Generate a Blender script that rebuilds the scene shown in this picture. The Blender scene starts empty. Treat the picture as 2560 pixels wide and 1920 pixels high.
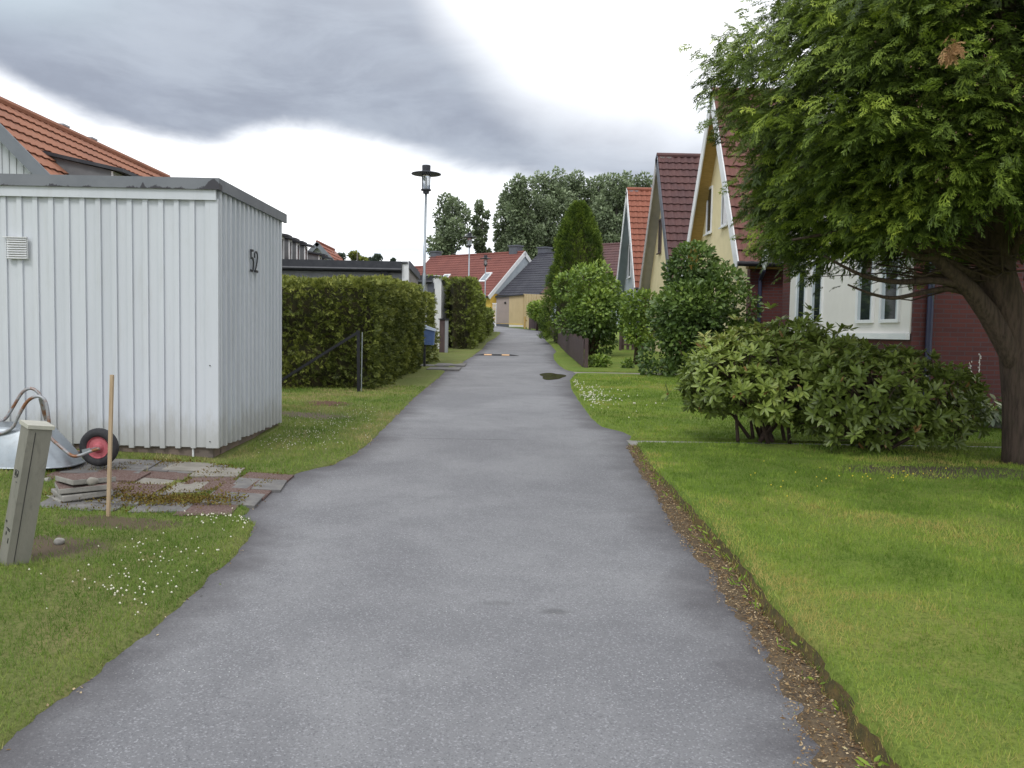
import bpy, math, numpy as np
from mathutils import Vector
S = bpy.context.scene
COL = S.collection
R = math.radians
rng = np.random.default_rng(7)

# ------------------------------------------------------------------ camera
F = 2150.0                       # focal length in photo pixels (2560 wide)
EYE = 1.55
def _n(a): a = np.array(a, float); return a/np.linalg.norm(a)
dY = _n([1255-1280, 960-826, -F])
rz = [math.sin(R(1.0)), math.cos(R(1.0)), 0.0]
dZ = _n(np.array(rz)-np.dot(rz, dY)*dY)
dX = np.cross(dY, dZ)
W2C = np.stack([dX, dY, dZ], axis=1)
C2W = W2C.T
cd = bpy.data.cameras.new('camera'); cam = bpy.data.objects.new('camera', cd); COL.objects.link(cam)
cd.sensor_width = 36; cd.lens = F/2560*36; cd.clip_end = 5000; cd.clip_start = 0.05
from mathutils import Matrix
mw = Matrix([list(r)+[0] for r in C2W]+[[0, 0, 0, 1]]); mw.translation = Vector((0, 0, EYE))
cam.matrix_world = mw; S.camera = cam

# ------------------------------------------------------------------ world: overcast sky
SUN_EL, SUN_ROT = 48, 205        # sun high, behind the camera and to its left
w = bpy.data.worlds.new("World"); S.world = w; w.use_nodes = True
nt = w.node_tree; nd = nt.nodes; lk = nt.links
for n in list(nd): nd.remove(n)
def N(t, **k):
    n = nd.new(t)
    for a, b in k.items(): setattr(n, a, b)
    return n
def mth(op, a, b=None, c=None, clamp=False):
    n = N('ShaderNodeMath', operation=op); n.use_clamp = clamp
    for i, x in enumerate((a, b, c)):
        if x is None: continue
        if isinstance(x, (int, float)): n.inputs[i].default_value = x
        else: lk.new(x, n.inputs[i])
    return n.outputs[0]
def sstep(x, a, b):
    n = N('ShaderNodeMapRange', interpolation_type='SMOOTHSTEP'); lk.new(x, n.inputs[0])
    n.inputs[1].default_value = a; n.inputs[2].default_value = b; return n.outputs[0]
def wmix(f, a, b):
    n = N('ShaderNodeMix', data_type='RGBA')
    if isinstance(f, float): n.inputs[0].default_value = f
    else: lk.new(f, n.inputs[0])
    for i, x in ((6, a), (7, b)):
        if isinstance(x, tuple): n.inputs[i].default_value = (*x, 1)
        else: lk.new(x, n.inputs[i])
    return n.outputs[2]
tc = N('ShaderNodeTexCoord'); sep = N('ShaderNodeSeparateXYZ'); lk.new(tc.outputs['Generated'], sep.inputs[0])
az = mth('ARCTAN2', sep.outputs[0], sep.outputs[1]); el = mth('ARCSINE', sep.outputs[2])
mp = N('ShaderNodeMapping'); lk.new(tc.outputs['Generated'], mp.inputs[0]); mp.inputs['Scale'].default_value = (1, 1, 2.2)
def wnoise(sc, det=6, rough=.55, dist=0.0, off=0):
    n = N('ShaderNodeTexNoise'); lk.new(mp.outputs[0], n.inputs['Vector'])
    n.inputs['Scale'].default_value = sc; n.inputs['Detail'].default_value = det
    n.inputs['Roughness'].default_value = rough; n.inputs['Distortion'].default_value = dist
    return n.outputs['Fac']
n1 = wnoise(7, 7, .55, .3); n2 = wnoise(2.6, 5, .5, .6); n3 = wnoise(16, 6, .6)
t = mth('DIVIDE', mth('ADD', az, .7), 1.2, clamp=True)
def fcurve(pts):
    n = N('ShaderNodeFloatCurve'); lk.new(t, n.inputs['Value'])
    c = n.mapping.curves[0]
    P = [((a+.7)/1.2, v) for a, v in pts]
    c.points[0].location = P[0]; c.points[1].location = P[-1]
    for p in P[1:-1]: c.points.new(*p)
    n.mapping.update(); return n.outputs[0]
low = fcurve([(-.7, .29), (-.528, .228), (-.476, .202), (-.415, .192), (-.378, .188), (-.321, .184), (-.273, .200), (-.223, .203), (-.164, .194), (-.108, .186), (-.047, .174), (.006, .170), (.113, .155), (.25, .14), (.5, .12)])
upp = fcurve([(-.7, .95), (-.3, .75), (-.16, .55), (-.1, .42), (-.05, .36), (0, .315), (.05, .285), (.1, .27), (.16, .262), (.23, .258), (.5, .27)])
ela = mth('ADD', el, mth('MULTIPLY', mth('SUBTRACT', n1, .5), .05))
m_low = sstep(mth('SUBTRACT', ela, low), -.008, .026)
m_up = sstep(mth('ADD', mth('SUBTRACT', upp, el), mth('MULTIPLY', mth('SUBTRACT', n2, .5), .14)), -.04, .11)
mask = mth('MULTIPLY', m_low, m_up)
up_d = sstep(mth('ADD', mth('SUBTRACT', el, low), mth('MULTIPLY', mth('SUBTRACT', n1, .5), .12)), .04, .30)     # paler towards the top
dark = wmix(up_d, (3.0, 3.35, 4.1), (5.1, 5.5, 6.2))
leftp = mth('MULTIPLY', sstep(az, -.33, -.56), sstep(el, .25, .36))
dark = wmix(leftp, dark, (6.3, 7.6, 8.2))
mp.inputs['Scale'].default_value = (1, 1, 2.2)
mp2 = N('ShaderNodeMapping'); lk.new(tc.outputs['Generated'], mp2.inputs[0]); mp2.inputs['Scale'].default_value = (1, 1, 3.0); mp2.inputs['Rotation'].default_value = (0, R(12), 0)
n4 = N('ShaderNodeTexNoise'); lk.new(mp2.outputs[0], n4.inputs['Vector']); n4.inputs['Scale'].default_value = 4.5; n4.inputs['Detail'].default_value = 7; n4.inputs['Roughness'].default_value = .58; n4.inputs['Distortion'].default_value = .5
dark = wmix(mth('MULTIPLY', sstep(n4.outputs['Fac'], .42, .70), .40), dark, (5.6, 6.2, 7.0))
dark = wmix(mth('MULTIPLY', sstep(n3, .35, .75), .2), dark, (5.0, 5.6, 6.6))
thin = sstep(n2, .35, .7)
white = wmix(thin, (11.5, 11.8, 12.3), (13.5, 13.5, 13.6))
nish = N('ShaderNodeTexSky', sky_type='NISHITA'); nish.sun_disc = False
nish.sun_elevation = R(SUN_EL); nish.sun_rotation = R(SUN_ROT)
white = wmix(.06, white, nish.outputs[0])
# thin blue-grey bank low over the roofs
bank = mth('MULTIPLY', sstep(mth('ABSOLUTE', mth('SUBTRACT', mth('ADD', el, mth('MULTIPLY', mth('SUBTRACT', n1, .5), .03)), .088)), .014, .0), sstep(mth('ABSOLUTE', mth('ADD', az, .12)), .13, .02))
white = wmix(mth('MULTIPLY', bank, .65), white, (6.0, 7.2, 9.6))
col = wmix(mask, white, dark)
bg = N('ShaderNodeBackground'); lk.new(col, bg.inputs[0]); bg.inputs[1].default_value = 0.1
wo = N('ShaderNodeOutputWorld'); lk.new(bg.outputs[0], wo.inputs[0])
w.cycles.sampling_method = 'MANUAL'; w.cycles.sample_map_resolution = 1024

sd = bpy.data.lights.new('sun', 'SUN'); sun = bpy.data.objects.new('sun', sd); COL.objects.link(sun)
sd.energy = 1.1; sd.angle = R(14); sd.color = (1, .97, .92)
sv = Vector((math.sin(R(SUN_ROT))*math.cos(R(SUN_EL)), math.cos(R(SUN_ROT))*math.cos(R(SUN_EL)), math.sin(R(SUN_EL))))
sun.rotation_euler = sv.to_track_quat('Z', 'Y').to_euler()
S.view_settings.view_transform = 'Standard'; S.view_settings.look = 'None'
S.view_settings.exposure = 0.28; S.view_settings.gamma = 1.0
S.render.engine = 'CYCLES'; S.cycles.max_bounces = 6; S.cycles.diffuse_bounces = 3

# ------------------------------------------------------------------ terrain profile and pixel helpers
_gy = np.array([-60, 0, 3, 8.2, 14, 21.5, 26, 32, 37, 45, 51, 57, 62, 70, 80, 130, 400, 3000.])
_gz = np.array([-.3, 0, .02, .19, .32, .46, .55, .66, .80, 1.07, 1.33, 1.63, 1.9, 2.1, 2.25, 2.6, 3.0, 3.0])
_yy = np.arange(-60, 3000, .25); _zz = np.interp(_yy, _gy, _gz)
_k = np.hanning(15); _k /= _k.sum(); _zz[8:-8] = np.convolve(_zz, _k, 'same')[8:-8]
def gz(y): return np.interp(y, _yy, _zz)
def vnoise(x, y, s=1.0, seed=0):
    x = np.asarray(x, float)*s+seed*17.3; y = np.asarray(y, float)*s-seed*9.1
    xi = np.floor(x); yi = np.floor(y); fx = x-xi; fy = y-yi
    fx = fx*fx*(3-2*fx); fy = fy*fy*(3-2*fy)
    def h(a, b): v = np.sin(a*127.1+b*311.7)*43758.5453; return v-np.floor(v)
    return (h(xi, yi)*(1-fx)+h(xi+1, yi)*fx)*(1-fy)+(h(xi, yi+1)*(1-fx)+h(xi+1, yi+1)*fx)*fy
def ray(u, v):
    d = C2W @ np.array([(u-1280)/F, -(v-960)/F, -1.0]); return d
def P(u, v, Y):
    d = ray(u, v); k = Y/d[1]; return np.array([d[0]*k, Y, EYE+d[2]*k])
def G(u, v, H=None):
    d = ray(u, v)
    H = H or (lambda x, y: gz(y))
    lo = .5; 
    for k in np.arange(.5, 120, .1):
        if EYE+d[2]*k/d[1] < H(d[0]*k/d[1], k): break
        lo = k
    a, b = lo, lo+.1
    for _ in range(20):
        m = (a+b)/2
        if EYE+d[2]*m/d[1] < H(d[0]*m/d[1], m): b = m
        else: a = m
    return np.array([d[0]*a/d[1], a, H(d[0]*a/d[1], a)])

# path edges read off as ground points
Lpx = [(0, 1886), (69, 1817), (174, 1736), (278, 1655), (382, 1574), (498, 1470), (579, 1394), (628, 1335), (640, 1312), (600, 1296), (648, 1244), (712, 1198), (752, 1180), (833, 1163), (880, 1140),
       (926, 1105), (984, 1047), (1041, 990), (1099, 943), (1116, 925), (1149, 915), (1160, 903), (1179, 893), (1187, 886), (1205, 873), (1219, 855), (1239, 845), (1250, 834)]
Rpx = [(2015, 1920), (2017, 1868), (1991, 1826), (1986, 1768), (1960, 1711), (1939, 1669), (1897, 1606), (1860, 1540), (1812, 1515), (1786, 1433), (1734, 1386), (1682, 1307), (1650, 1244), (1603, 1165), (1572, 1108),
       (1582, 1092), (1557, 1080), (1506, 1068), (1481, 1047), (1448, 1002), (1430, 974), (1426, 951), (1436, 941), (1442, 931), (1414, 925), (1398, 913), (1386, 899), (1384, 887), (1392, 879), (1378, 863), (1366, 853), (1358, 837), (1356, 830)]
Epx = [(2240, 1920), (2180, 1837), (2127, 1784), (2122, 1742), (2064, 1679), (2022, 1616), (1975, 1574), (1918, 1501), (1855, 1417), (1802, 1354), (1750, 1302), (1718, 1260), (1682, 1218), (1629, 1160), (1587, 1096)]
Lp = np.array([G(*p) for p in Lpx]); Rp = np.array([G(*p) for p in Rpx]); Ep = np.array([G(u, v, lambda x, y: gz(y)+.10) for u, v in Epx])
for A in (Lp, Rp, Ep): A[:, 1] = np.maximum.accumulate(A[:, 1]+np.arange(len(A))*1e-4)
def jag(y, s): return (vnoise(y, s, 6, s)-.5)*.03+(vnoise(y, s, 25, s+1)-.5)*.025
def xL(y):
    b = np.interp(y, Lp[:, 1], Lp[:, 0]); d0 = Lp[0]; d1 = Lp[1]
    s = (Lp[4, 0]-Lp[0, 0])/(Lp[4, 1]-Lp[0, 1])
    b = np.where(y < d0[1], d0[0]+(y-d0[1])*s, b)
    return b+jag(y, 1)
def xR(y):
    b = np.interp(y, Rp[:, 1], Rp[:, 0])
    return b+jag(y, 5)*.7
def xE(y):
    b = np.interp(y, Ep[:, 1], Ep[:, 0])
    return np.maximum(b+jag(y, 9)*.9, xR(y)+.03)
Y1a, Y1b = Ep[-1, 1]+.02, Ep[-1, 1]+.42     # first garden walkway
W2 = G(1470, 934)[1]; Y2a, Y2b = W2-.55, W2+.35    # second walkway, light slabs
print('walkways', Y1a, Y1b, Y2a, Y2b, 'lawn edge near', Ep[0], 'Rfar', Rp[-1], 'Lfar', Lp[-1])
def sm(x): x = np.clip(x, 0, 1); return x*x*(3-2*x)
def HL(x, y):
    o = np.maximum(0, xL(y)-x)
    tilt = .065*(1-sm((y-11)/5))
    return gz(y)+np.clip(o-.9, 0, 2.2)*tilt+.022*sm(o/.05)+(vnoise(x, y, 3, 3)-.5)*.025*sm(o/.3)
def HR(x, y):
    near = y < (Y1a+Y1b)/2
    e = np.where(y < Y1a+.02, xE(y), xR(y)); o = x-e
    r = np.where(y < Y1a, .115-.065*sm((y-6.2)/3.0), .04)
    r = np.where((y > Y1a) & (y < Y1b), -.03, r)
    r = np.where((y > Y2a) & (y < Y2b), -.03, r)
    return gz(y)+r*sm(o/.05)+(vnoise(x, y, 2.2, 4)-.5)*.03*sm(o/.3)+(vnoise(x, y, 9, 5)-.5)*.012*sm(o/.05)

# ------------------------------------------------------------------ object helpers
BASE = {}
def link(name, me, mat=None, parent=None, loc=None):
    o = bpy.data.objects.new(name, me); COL.objects.link(o)
    if mat is not None:
        for m in (mat if isinstance(mat, (list, tuple)) else [mat]): me.materials.append(m)
    if parent is not None: o.parent = parent; BASE[o.name] = BASE[parent.name]
    else: BASE[o.name] = np.array(loc if loc is not None else (0, 0, 0), float); o.location = Vector(BASE[o.name])
    return o
def tag(o, label=None, cat=None, group=None, kind=None):
    if label: o['label'] = label
    if cat: o['category'] = cat
    if group: o['group'] = group
    if kind: o['kind'] = kind
    return o
def thing(name, label, cat, loc, group=None):
    o = bpy.data.objects.new(name, None); COL.objects.link(o); o.empty_display_size = .1
    o.location = Vector([float(c) for c in loc]); BASE[o.name] = np.array(loc, float)
    return tag(o, label, cat, group)
def npmesh(name, V, Fc, nside, tint=None, smooth=False):
    me = bpy.data.meshes.new(name); V = np.ascontiguousarray(V, dtype=np.float32); Fc = np.ascontiguousarray(Fc, dtype=np.int32)
    nf = len(Fc)
    me.vertices.add(len(V)); me.vertices.foreach_set('co', V.ravel())
    me.loops.add(nf*nside); me.loops.foreach_set('vertex_index', Fc.ravel())
    me.polygons.add(nf); me.polygons.foreach_set('loop_start', np.arange(nf, dtype=np.int32)*nside)
    me.polygons.foreach_set('loop_total', np.full(nf, nside, dtype=np.int32))
    if smooth: me.polygons.foreach_set('use_smooth', np.ones(nf, dtype=bool))
    if tint is not None:
        a = me.attributes.new('tint', 'FLOAT', 'FACE'); a.data.foreach_set('value', np.ascontiguousarray(tint, dtype=np.float32))
    me.update(calc_edges=True); return me
class MB:
    def __init__(s): s.v = []; s.f = []; s.mi = []
    def add(s, V, Fs, mi=0):
        b = len(s.v); s.v += [tuple(map(float, p)) for p in V]; s.f += [tuple(i+b for i in f) for f in Fs]; s.mi += [mi]*len(Fs); return s
    def hexa(s, p, mi=0):   # 8 corners: bottom 4 (ccw), top 4
        return s.add(p, [(3, 2, 1, 0), (4, 5, 6, 7), (0, 1, 5, 4), (1, 2, 6, 5), (2, 3, 7, 6), (3, 0, 4, 7)], mi)
    def box(s, x0, x1, y0, y1, z0, z1, mi=0):
        return s.hexa([(x0, y0, z0), (x1, y0, z0), (x1, y1, z0), (x0, y1, z0), (x0, y0, z1), (x1, y0, z1), (x1, y1, z1), (x0, y1, z1)], mi)
    def obox(s, c, ax, ay, az_, hx, hy, hz, mi=0):
        c = np.array(c, float); ax, ay, az_ = [_n(q) for q in (ax, ay, az_)]
        q = [c+i*hx*ax+j*hy*ay+k*hz*az_ for k in (-1, 1) for i, j in ((-1, -1), (1, -1), (1, 1), (-1, 1))]
        return s.hexa(q, mi)
    def beam(s, p, q, up, w_, h, mi=0):
        p = np.array(p, float); q = np.array(q, float); a = _n(q-p); up = np.array(up, float); u = _n(up-np.dot(up, a)*a); b = np.cross(a, u)
        return s.obox((p+q)/2, a, b, u, np.linalg.norm(q-p)/2, w_/2, h/2, mi)
    def tube(s, pts, rad, n=8, mi=0, cap=True):
        pts = [np.array(p, float) for p in pts]; m = len(pts)
        if not hasattr(rad, '__len__'): rad = [rad]*m
        V = []; prev = None
        for i, p in enumerate(pts):
            a = _n(pts[min(i+1, m-1)]-pts[max(i-1, 0)])
            if prev is None:
                r = np.array([0, 0, 1.]) if abs(a[2]) < .9 else np.array([1., 0, 0]); u = _n(np.cross(a, r))
            else: u = _n(prev-np.dot(prev, a)*a)
            prev = u; b = np.cross(a, u)
            for k in range(n):
                t_ = 2*math.pi*k/n; V.append(p+rad[i]*(math.cos(t_)*u+math.sin(t_)*b))
        Fs = [(i*n+k, i*n+(k+1) % n, (i+1)*n+(k+1) % n, (i+1)*n+k) for i in range(m-1) for k in range(n)]
        if cap: Fs += [tuple(range(n-1, -1, -1)), tuple((m-1)*n+k for k in range(n))]
        return s.add(V, Fs, mi)
    def lathe(s, c, prof, n=20, mi=0, axis='z'):
        V = []; m = len(prof)
        for r, z in prof:
            for k in range(n):
                t_ = 2*math.pi*k/n; a, b = r*math.cos(t_), r*math.sin(t_)
                V.append((c[0]+a, c[1]+b, c[2]+z) if axis == 'z' else (c[0]+a, c[1]+z, c[2]+b))
        Fs = [(i*n+k, i*n+(k+1) % n, (i+1)*n+(k+1) % n, (i+1)*n+k) for i in range(m-1) for k in range(n)]
        Fs += [tuple(range(n-1, -1, -1)), tuple((m-1)*n+k for k in range(n))]
        return s.add(V, Fs, mi)
    def grid(s, X, Y, Z, mi=0):
        r, c = X.shape
        V = np.stack([X, Y, Z], -1).reshape(-1, 3)
        return s.add(V, [(i*c+j, i*c+j+1, (i+1)*c+j+1, (i+1)*c+j) for i in range(r-1) for j in range(c-1)], mi)
    def siding(s, p0, d, L, z0, ztop, nrm, pitch=.15, bw=.05, raise_=.02, back=.06, jit=0.0, mi=0):
        # vertical board-and-batten cladding: p0 plan start, d plan direction, nrm outward
        p0 = np.array(p0[:2], float); d = _n(d)[:2]; nr = np.array(nrm[:2], float)
        zt = ztop if callable(ztop) else (lambda q: ztop)
        n_ = max(1, int(L/pitch)); pt = L/n_
        for i in range(n_):
            for a, b, r in ((i*pt, i*pt+bw, raise_), (i*pt+bw, (i+1)*pt, 0)):
                dz = (rng.random()-.5)*jit-(.012 if r else 0)
                A = p0+d*a; B = p0+d*b; o = nr*r; bk = nr*-back
                za, zb = zt(a), zt(b)
                if max(za, zb) <= z0+.01: continue
                za = max(za, z0+.01); zb = max(zb, z0+.01)
                q = [(*(A+bk), z0+dz), (*(B+bk), z0+dz), (*(B+o), z0+dz), (*(A+o), z0+dz), (*(A+bk), za), (*(B+bk), zb), (*(B+o), zb), (*(A+o), za)]
                s.hexa(q, mi)
        return s
    def build(s, name, mat, parent=None, loc=None, smooth=False, label=None):
        base = BASE[parent.name] if parent is not None else np.array(loc if loc is not None else (0, 0, 0), float)
        me = bpy.data.meshes.new(name)
        me.from_pydata([(a-base[0], b-base[1], c-base[2]) for a, b, c in s.v], [], s.f)
        if any(s.mi): me.polygons.foreach_set('material_index', s.mi)
        import bmesh
        bm = bmesh.new(); bm.from_mesh(me); bmesh.ops.recalc_face_normals(bm, faces=bm.faces); bm.to_mesh(me); bm.free()
        if smooth:
            me.polygons.foreach_set('use_smooth', [True]*len(me.polygons))
        o = link(name, me, mat, parent, loc)
        if label: o['label'] = label
        return o

# ------------------------------------------------------------------ materials
def newmat(name):
    m = bpy.data.materials.new(name); m.use_nodes = True; t_ = m.node_tree
    for n in list(t_.nodes): t_.nodes.remove(n)
    out = t_.nodes.new('ShaderNodeOutputMaterial'); b = t_.nodes.new('ShaderNodeBsdfPrincipled'); t_.links.new(b.outputs[0], out.inputs[0])
    return m, t_, b, out
def mixc(t_, f, a, b, mode='MIX'):
    n = t_.nodes.new('ShaderNodeMix'); n.data_type = 'RGBA'; n.blend_type = mode
    if isinstance(f, (int, float)): n.inputs[0].default_value = f
    else: t_.links.new(f, n.inputs[0])
    for i, x in ((6, a), (7, b)):
        if isinstance(x, tuple): n.inputs[i].default_value = (*x[:3], 1)
        else: t_.links.new(x, n.inputs[i])
    return n.outputs[2]
def coords(t_, scale=(1, 1, 1)):
    c = t_.nodes.new('ShaderNodeTexCoord'); m = t_.nodes.new('ShaderNodeMapping'); t_.links.new(c.outputs['Object'], m.inputs[0]); m.inputs['Scale'].default_value = scale
    return m.outputs[0]
def noise(t_, sc, det=4, rough=.6, vec=None, dist=0):
    n = t_.nodes.new('ShaderNodeTexNoise'); n.inputs['Scale'].default_value = sc; n.inputs['Detail'].default_value = det; n.inputs['Roughness'].default_value = rough; n.inputs['Distortion'].default_value = dist
    t_.links.new(vec if vec is not None else coords(t_), n.inputs['Vector']); return n.outputs['Fac']
def mr(t_, x, a, b, c=0, d=1):
    n = t_.nodes.new('ShaderNodeMapRange'); n.interpolation_type = 'SMOOTHSTEP'; t_.links.new(x, n.inputs[0])
    for i, q in enumerate((a, b, c, d)): n.inputs[i+1].default_value = q
    return n.outputs[0]
def mm(t_, op, a, b=None):
    n = t_.nodes.new('ShaderNodeMath'); n.operation = op
    for i, x in enumerate((a, b)):
        if x is None: continue
        if isinstance(x, (int, float)): n.inputs[i].default_value = x
        else: t_.links.new(x, n.inputs[i])
    return n.outputs[0]
def bump(t_, b, h, st=.3, dist=.01):
    n = t_.nodes.new('ShaderNodeBump'); n.inputs['Strength'].default_value = st; n.inputs['Distance'].default_value = dist
    t_.links.new(h, n.inputs['Height']); t_.links.new(n.outputs[0], b.inputs['Normal'])
def M(name, c1, c2=None, sc=4, rough=.7, met=0, bst=0, bsc=60, spec=.4, stretch=(1, 1, 1), lo=.35, hi=.7, dirt=None):
    m, t_, b, _ = newmat(name); vec = coords(t_, stretch)
    b.inputs['Roughness'].default_value = rough; b.inputs['Metallic'].default_value = met; b.inputs['Specular IOR Level'].default_value = spec
    c2 = c2 or tuple(x*.8 for x in c1)
    c = mixc(t_, mr(t_, noise(t_, sc, 5, .6, vec), lo, hi), c1, c2)
    if dirt: c = mixc(t_, mm(t_, 'MULTIPLY', mr(t_, noise(t_, sc*3.1, 6, .7, vec, .5), .5, .75), dirt[1]), c, dirt[0])
    t_.links.new(c, b.inputs['Base Color'])
    if bst: bump(t_, b, noise(t_, bsc, 4, .6, vec), bst, .01)
    return m
def leafmat(name, stops, rough=.45, transl=.25, spec=.4, tcol=None):
    m, t_, b, out = newmat(name)
    a = t_.nodes.new('ShaderNodeAttribute'); a.attribute_name = 'tint'
    r = t_.nodes.new('ShaderNodeValToRGB'); t_.links.new(a.outputs['Fac'], r.inputs[0])
    cr = r.color_ramp
    cr.elements[0].position = stops[0][0]; cr.elements[0].color = (*stops[0][1], 1)
    cr.elements[1].position = stops[-1][0]; cr.elements[1].color = (*stops[-1][1], 1)
    for p, c in stops[1:-1]: e = cr.elements.new(p); e.color = (*c, 1)
    t_.links.new(r.outputs[0], b.inputs['Base Color']); b.inputs['Roughness'].default_value = rough; b.inputs['Specular IOR Level'].default_value = spec
    tr = t_.nodes.new('ShaderNodeBsdfTranslucent'); t_.links.new(r.outputs[0], tr.inputs[0])
    mx = t_.nodes.new('ShaderNodeMixShader'); mx.inputs[0].default_value = transl
    t_.links.new(b.outputs[0], mx.inputs[1]); t_.links.new(tr.outputs[0], mx.inputs[2]); t_.links.new(mx.outputs[0], out.inputs[0])
    return m

def asphalt():
    m, t_, b, _ = newmat('asphalt'); v = coords(t_)
    big = mr(t_, noise(t_, .55, 4, .6, v, .4), .35, .68); mid = noise(t_, 3.5, 5, .65, v)
    c = mixc(t_, big, (.162, .161, .172), (.224, .223, .233))
    c = mixc(t_, mm(t_, 'MULTIPLY', mr(t_, mid, .45, .75), .5), c, (.135, .133, .145))
    vo = t_.nodes.new('ShaderNodeTexVoronoi'); vo.inputs['Scale'].default_value = 150; t_.links.new(v, vo.inputs['Vector'])
    spc = t_.nodes.new('ShaderNodeSeparateColor'); t_.links.new(vo.outputs['Color'], spc.inputs[0])
    c = mixc(t_, mm(t_, 'MULTIPLY', mr(t_, spc.outputs[0], .78, 1.0), .6), c, (.36, .36, .38))
    c = mixc(t_, mm(t_, 'MULTIPLY', mr(t_, spc.outputs[1], .72, 1.0), .5), c, (.08, .08, .09))
    ws = t_.nodes.new('ShaderNodeTexVoronoi'); ws.inputs['Scale'].default_value = 42; t_.links.new(v, ws.inputs['Vector'])
    sw = t_.nodes.new('ShaderNodeSeparateColor'); t_.links.new(ws.outputs['Color'], sw.inputs[0])
    dot = mm(t_, 'MULTIPLY', mr(t_, ws.outputs['Distance'], .16, .08), mr(t_, sw.outputs[2], .90, .93))
    c = mixc(t_, dot, c, (.60, .60, .59))
    # darker margin held in a per-vertex edge distance
    a = t_.nodes.new('ShaderNodeAttribute'); a.attribute_name = 'edge'
    ed = mm(t_, 'ADD', a.outputs['Fac'], mm(t_, 'MULTIPLY', mm(t_, 'SUBTRACT', noise(t_, 1.6, 5, .65, v), .5), .9))
    c = mixc(t_, mm(t_, 'MULTIPLY', mr(t_, ed, .48, -.10), .80), c, (.060, .054, .060))
    # one old stain and a transverse seam
    for (px, py, rx, ry, k) in STAINS:
        sp = t_.nodes.new('ShaderNodeMapping'); t_.links.new(v, sp.inputs[0]); sp.inputs['Location'].default_value = (-px/rx, -py/ry, 0); sp.inputs['Scale'].default_value = (1/rx, 1/ry, 0)
        ln = t_.nodes.new('ShaderNodeVectorMath'); ln.operation = 'LENGTH'; t_.links.new(sp.outputs[0], ln.inputs[0])
        dd = mm(t_, 'ADD', ln.outputs['Value'], mm(t_, 'MULTIPLY', mm(t_, 'SUBTRACT', noise(t_, 9, 4, .6, v), .5), .9))
        c = mixc(t_, mm(t_, 'MULTIPLY', mr(t_, dd, 1.0, .35), k), c, (.07, .068, .072))
    t_.links.new(c, b.inputs['Base Color']); b.inputs['Roughness'].default_value = .78; b.inputs['Specular IOR Level'].default_value = .45
    bump(t_, b, mm(t_, 'ADD', noise(t_, 140, 3, .7, v), vo.outputs['Distance']), .55, .004)
    return m
sg = G(1390, 1530); sg2 = G(1250, 1510); seam = G(1200, 1099)
STAINS = [(sg[0], sg[1], .10, .06, .55), (sg2[0], sg2[1], .14, .05, .3), (seam[0]-.1, seam[1], .95, .035, .5), (G(1150, 912)[0]+.7, G(1150, 912)[1], 1.0, .08, .45)]
def lawnmat(name, g1, g2, dry, dryamt, bare=()):
    m, t_, b, _ = newmat(name); v = coords(t_)
    c = mixc(t_, mr(t_, noise(t_, 1.1, 5, .65, v, .3), .35, .7), g1, g2)
    c = mixc(t_, mm(t_, 'MULTIPLY', mr(t_, noise(t_, .8, 5, .7, v, .8), .48, .72), dryamt), c, dry)
    c = mixc(t_, mr(t_, noise(t_, 45, 3, .7, v), .35, .8), c, tuple(x*.55 for x in g1))
    for (px, py, rx, ry, cc) in bare:
        sp = t_.nodes.new('ShaderNodeMapping'); t_.links.new(v, sp.inputs[0]); sp.inputs['Location'].default_value = (-px/rx, -py/ry, 0); sp.inputs['Scale'].default_value = (1/rx, 1/ry, 0)
        ln = t_.nodes.new('ShaderNodeVectorMath'); ln.operation = 'LENGTH'; t_.links.new(sp.outputs[0], ln.inputs[0])
        dd = mm(t_, 'ADD', ln.outputs['Value'], mm(t_, 'MULTIPLY', mm(t_, 'SUBTRACT', noise(t_, 5, 5, .7, v), .5), 1.6))
        c = mixc(t_, mr(t_, dd, 1.05, .6), c, cc)
    t_.links.new(c, b.inputs['Base Color']); b.inputs['Roughness'].default_value = .9; b.inputs['Specular IOR Level'].default_value = .15
    bump(t_, b, noise(t_, 70, 4, .75, v), .8, .02); return m
def brickmat(name, c1, c2, mortar):
    m, t_, b, _ = newmat(name)
    tcn = t_.nodes.new('ShaderNodeTexCoord'); sp = t_.nodes.new('ShaderNodeSeparateXYZ'); t_.links.new(tcn.outputs['Object'], sp.inputs[0])
    cb = t_.nodes.new('ShaderNodeCombineXYZ'); t_.links.new(mm(t_, 'ADD', sp.outputs[0], sp.outputs[1]), cb.inputs[0]); t_.links.new(sp.outputs[2], cb.inputs[1])
    br = t_.nodes.new('ShaderNodeTexBrick'); t_.links.new(cb.outputs[0], br.inputs['Vector'])
    br.inputs['Color1'].default_value = (*c1, 1); br.inputs['Color2'].default_value = (*c2, 1); br.inputs['Mortar'].default_value = (*mortar, 1)
    br.inputs['Scale'].default_value = 1; br.inputs['Brick Width'].default_value = .25; br.inputs['Row Height'].default_value = .075; br.inputs['Mortar Size'].default_value = .009; br.inputs['Bias'].default_value = -.1
    c = mixc(t_, mm(t_, 'MULTIPLY', noise(t_, 2, 5, .7, tcn.outputs['Object']), .5), br.outputs['Color'], tuple(x*.5 for x in c1))
    t_.links.new(c, b.inputs['Base Color']); b.inputs['Roughness'].default_value = .85
    bump(t_, b, mm(t_, 'SUBTRACT', 1.0, br.outputs['Fac']), .5, .006); return m
def glassmat():
    m, t_, b, _ = newmat('window_glass'); b.inputs['Base Color'].default_value = (.02, .025, .03, 1); b.inputs['Roughness'].default_value = .06; b.inputs['Specular IOR Level'].default_value = .8; return m
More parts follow.
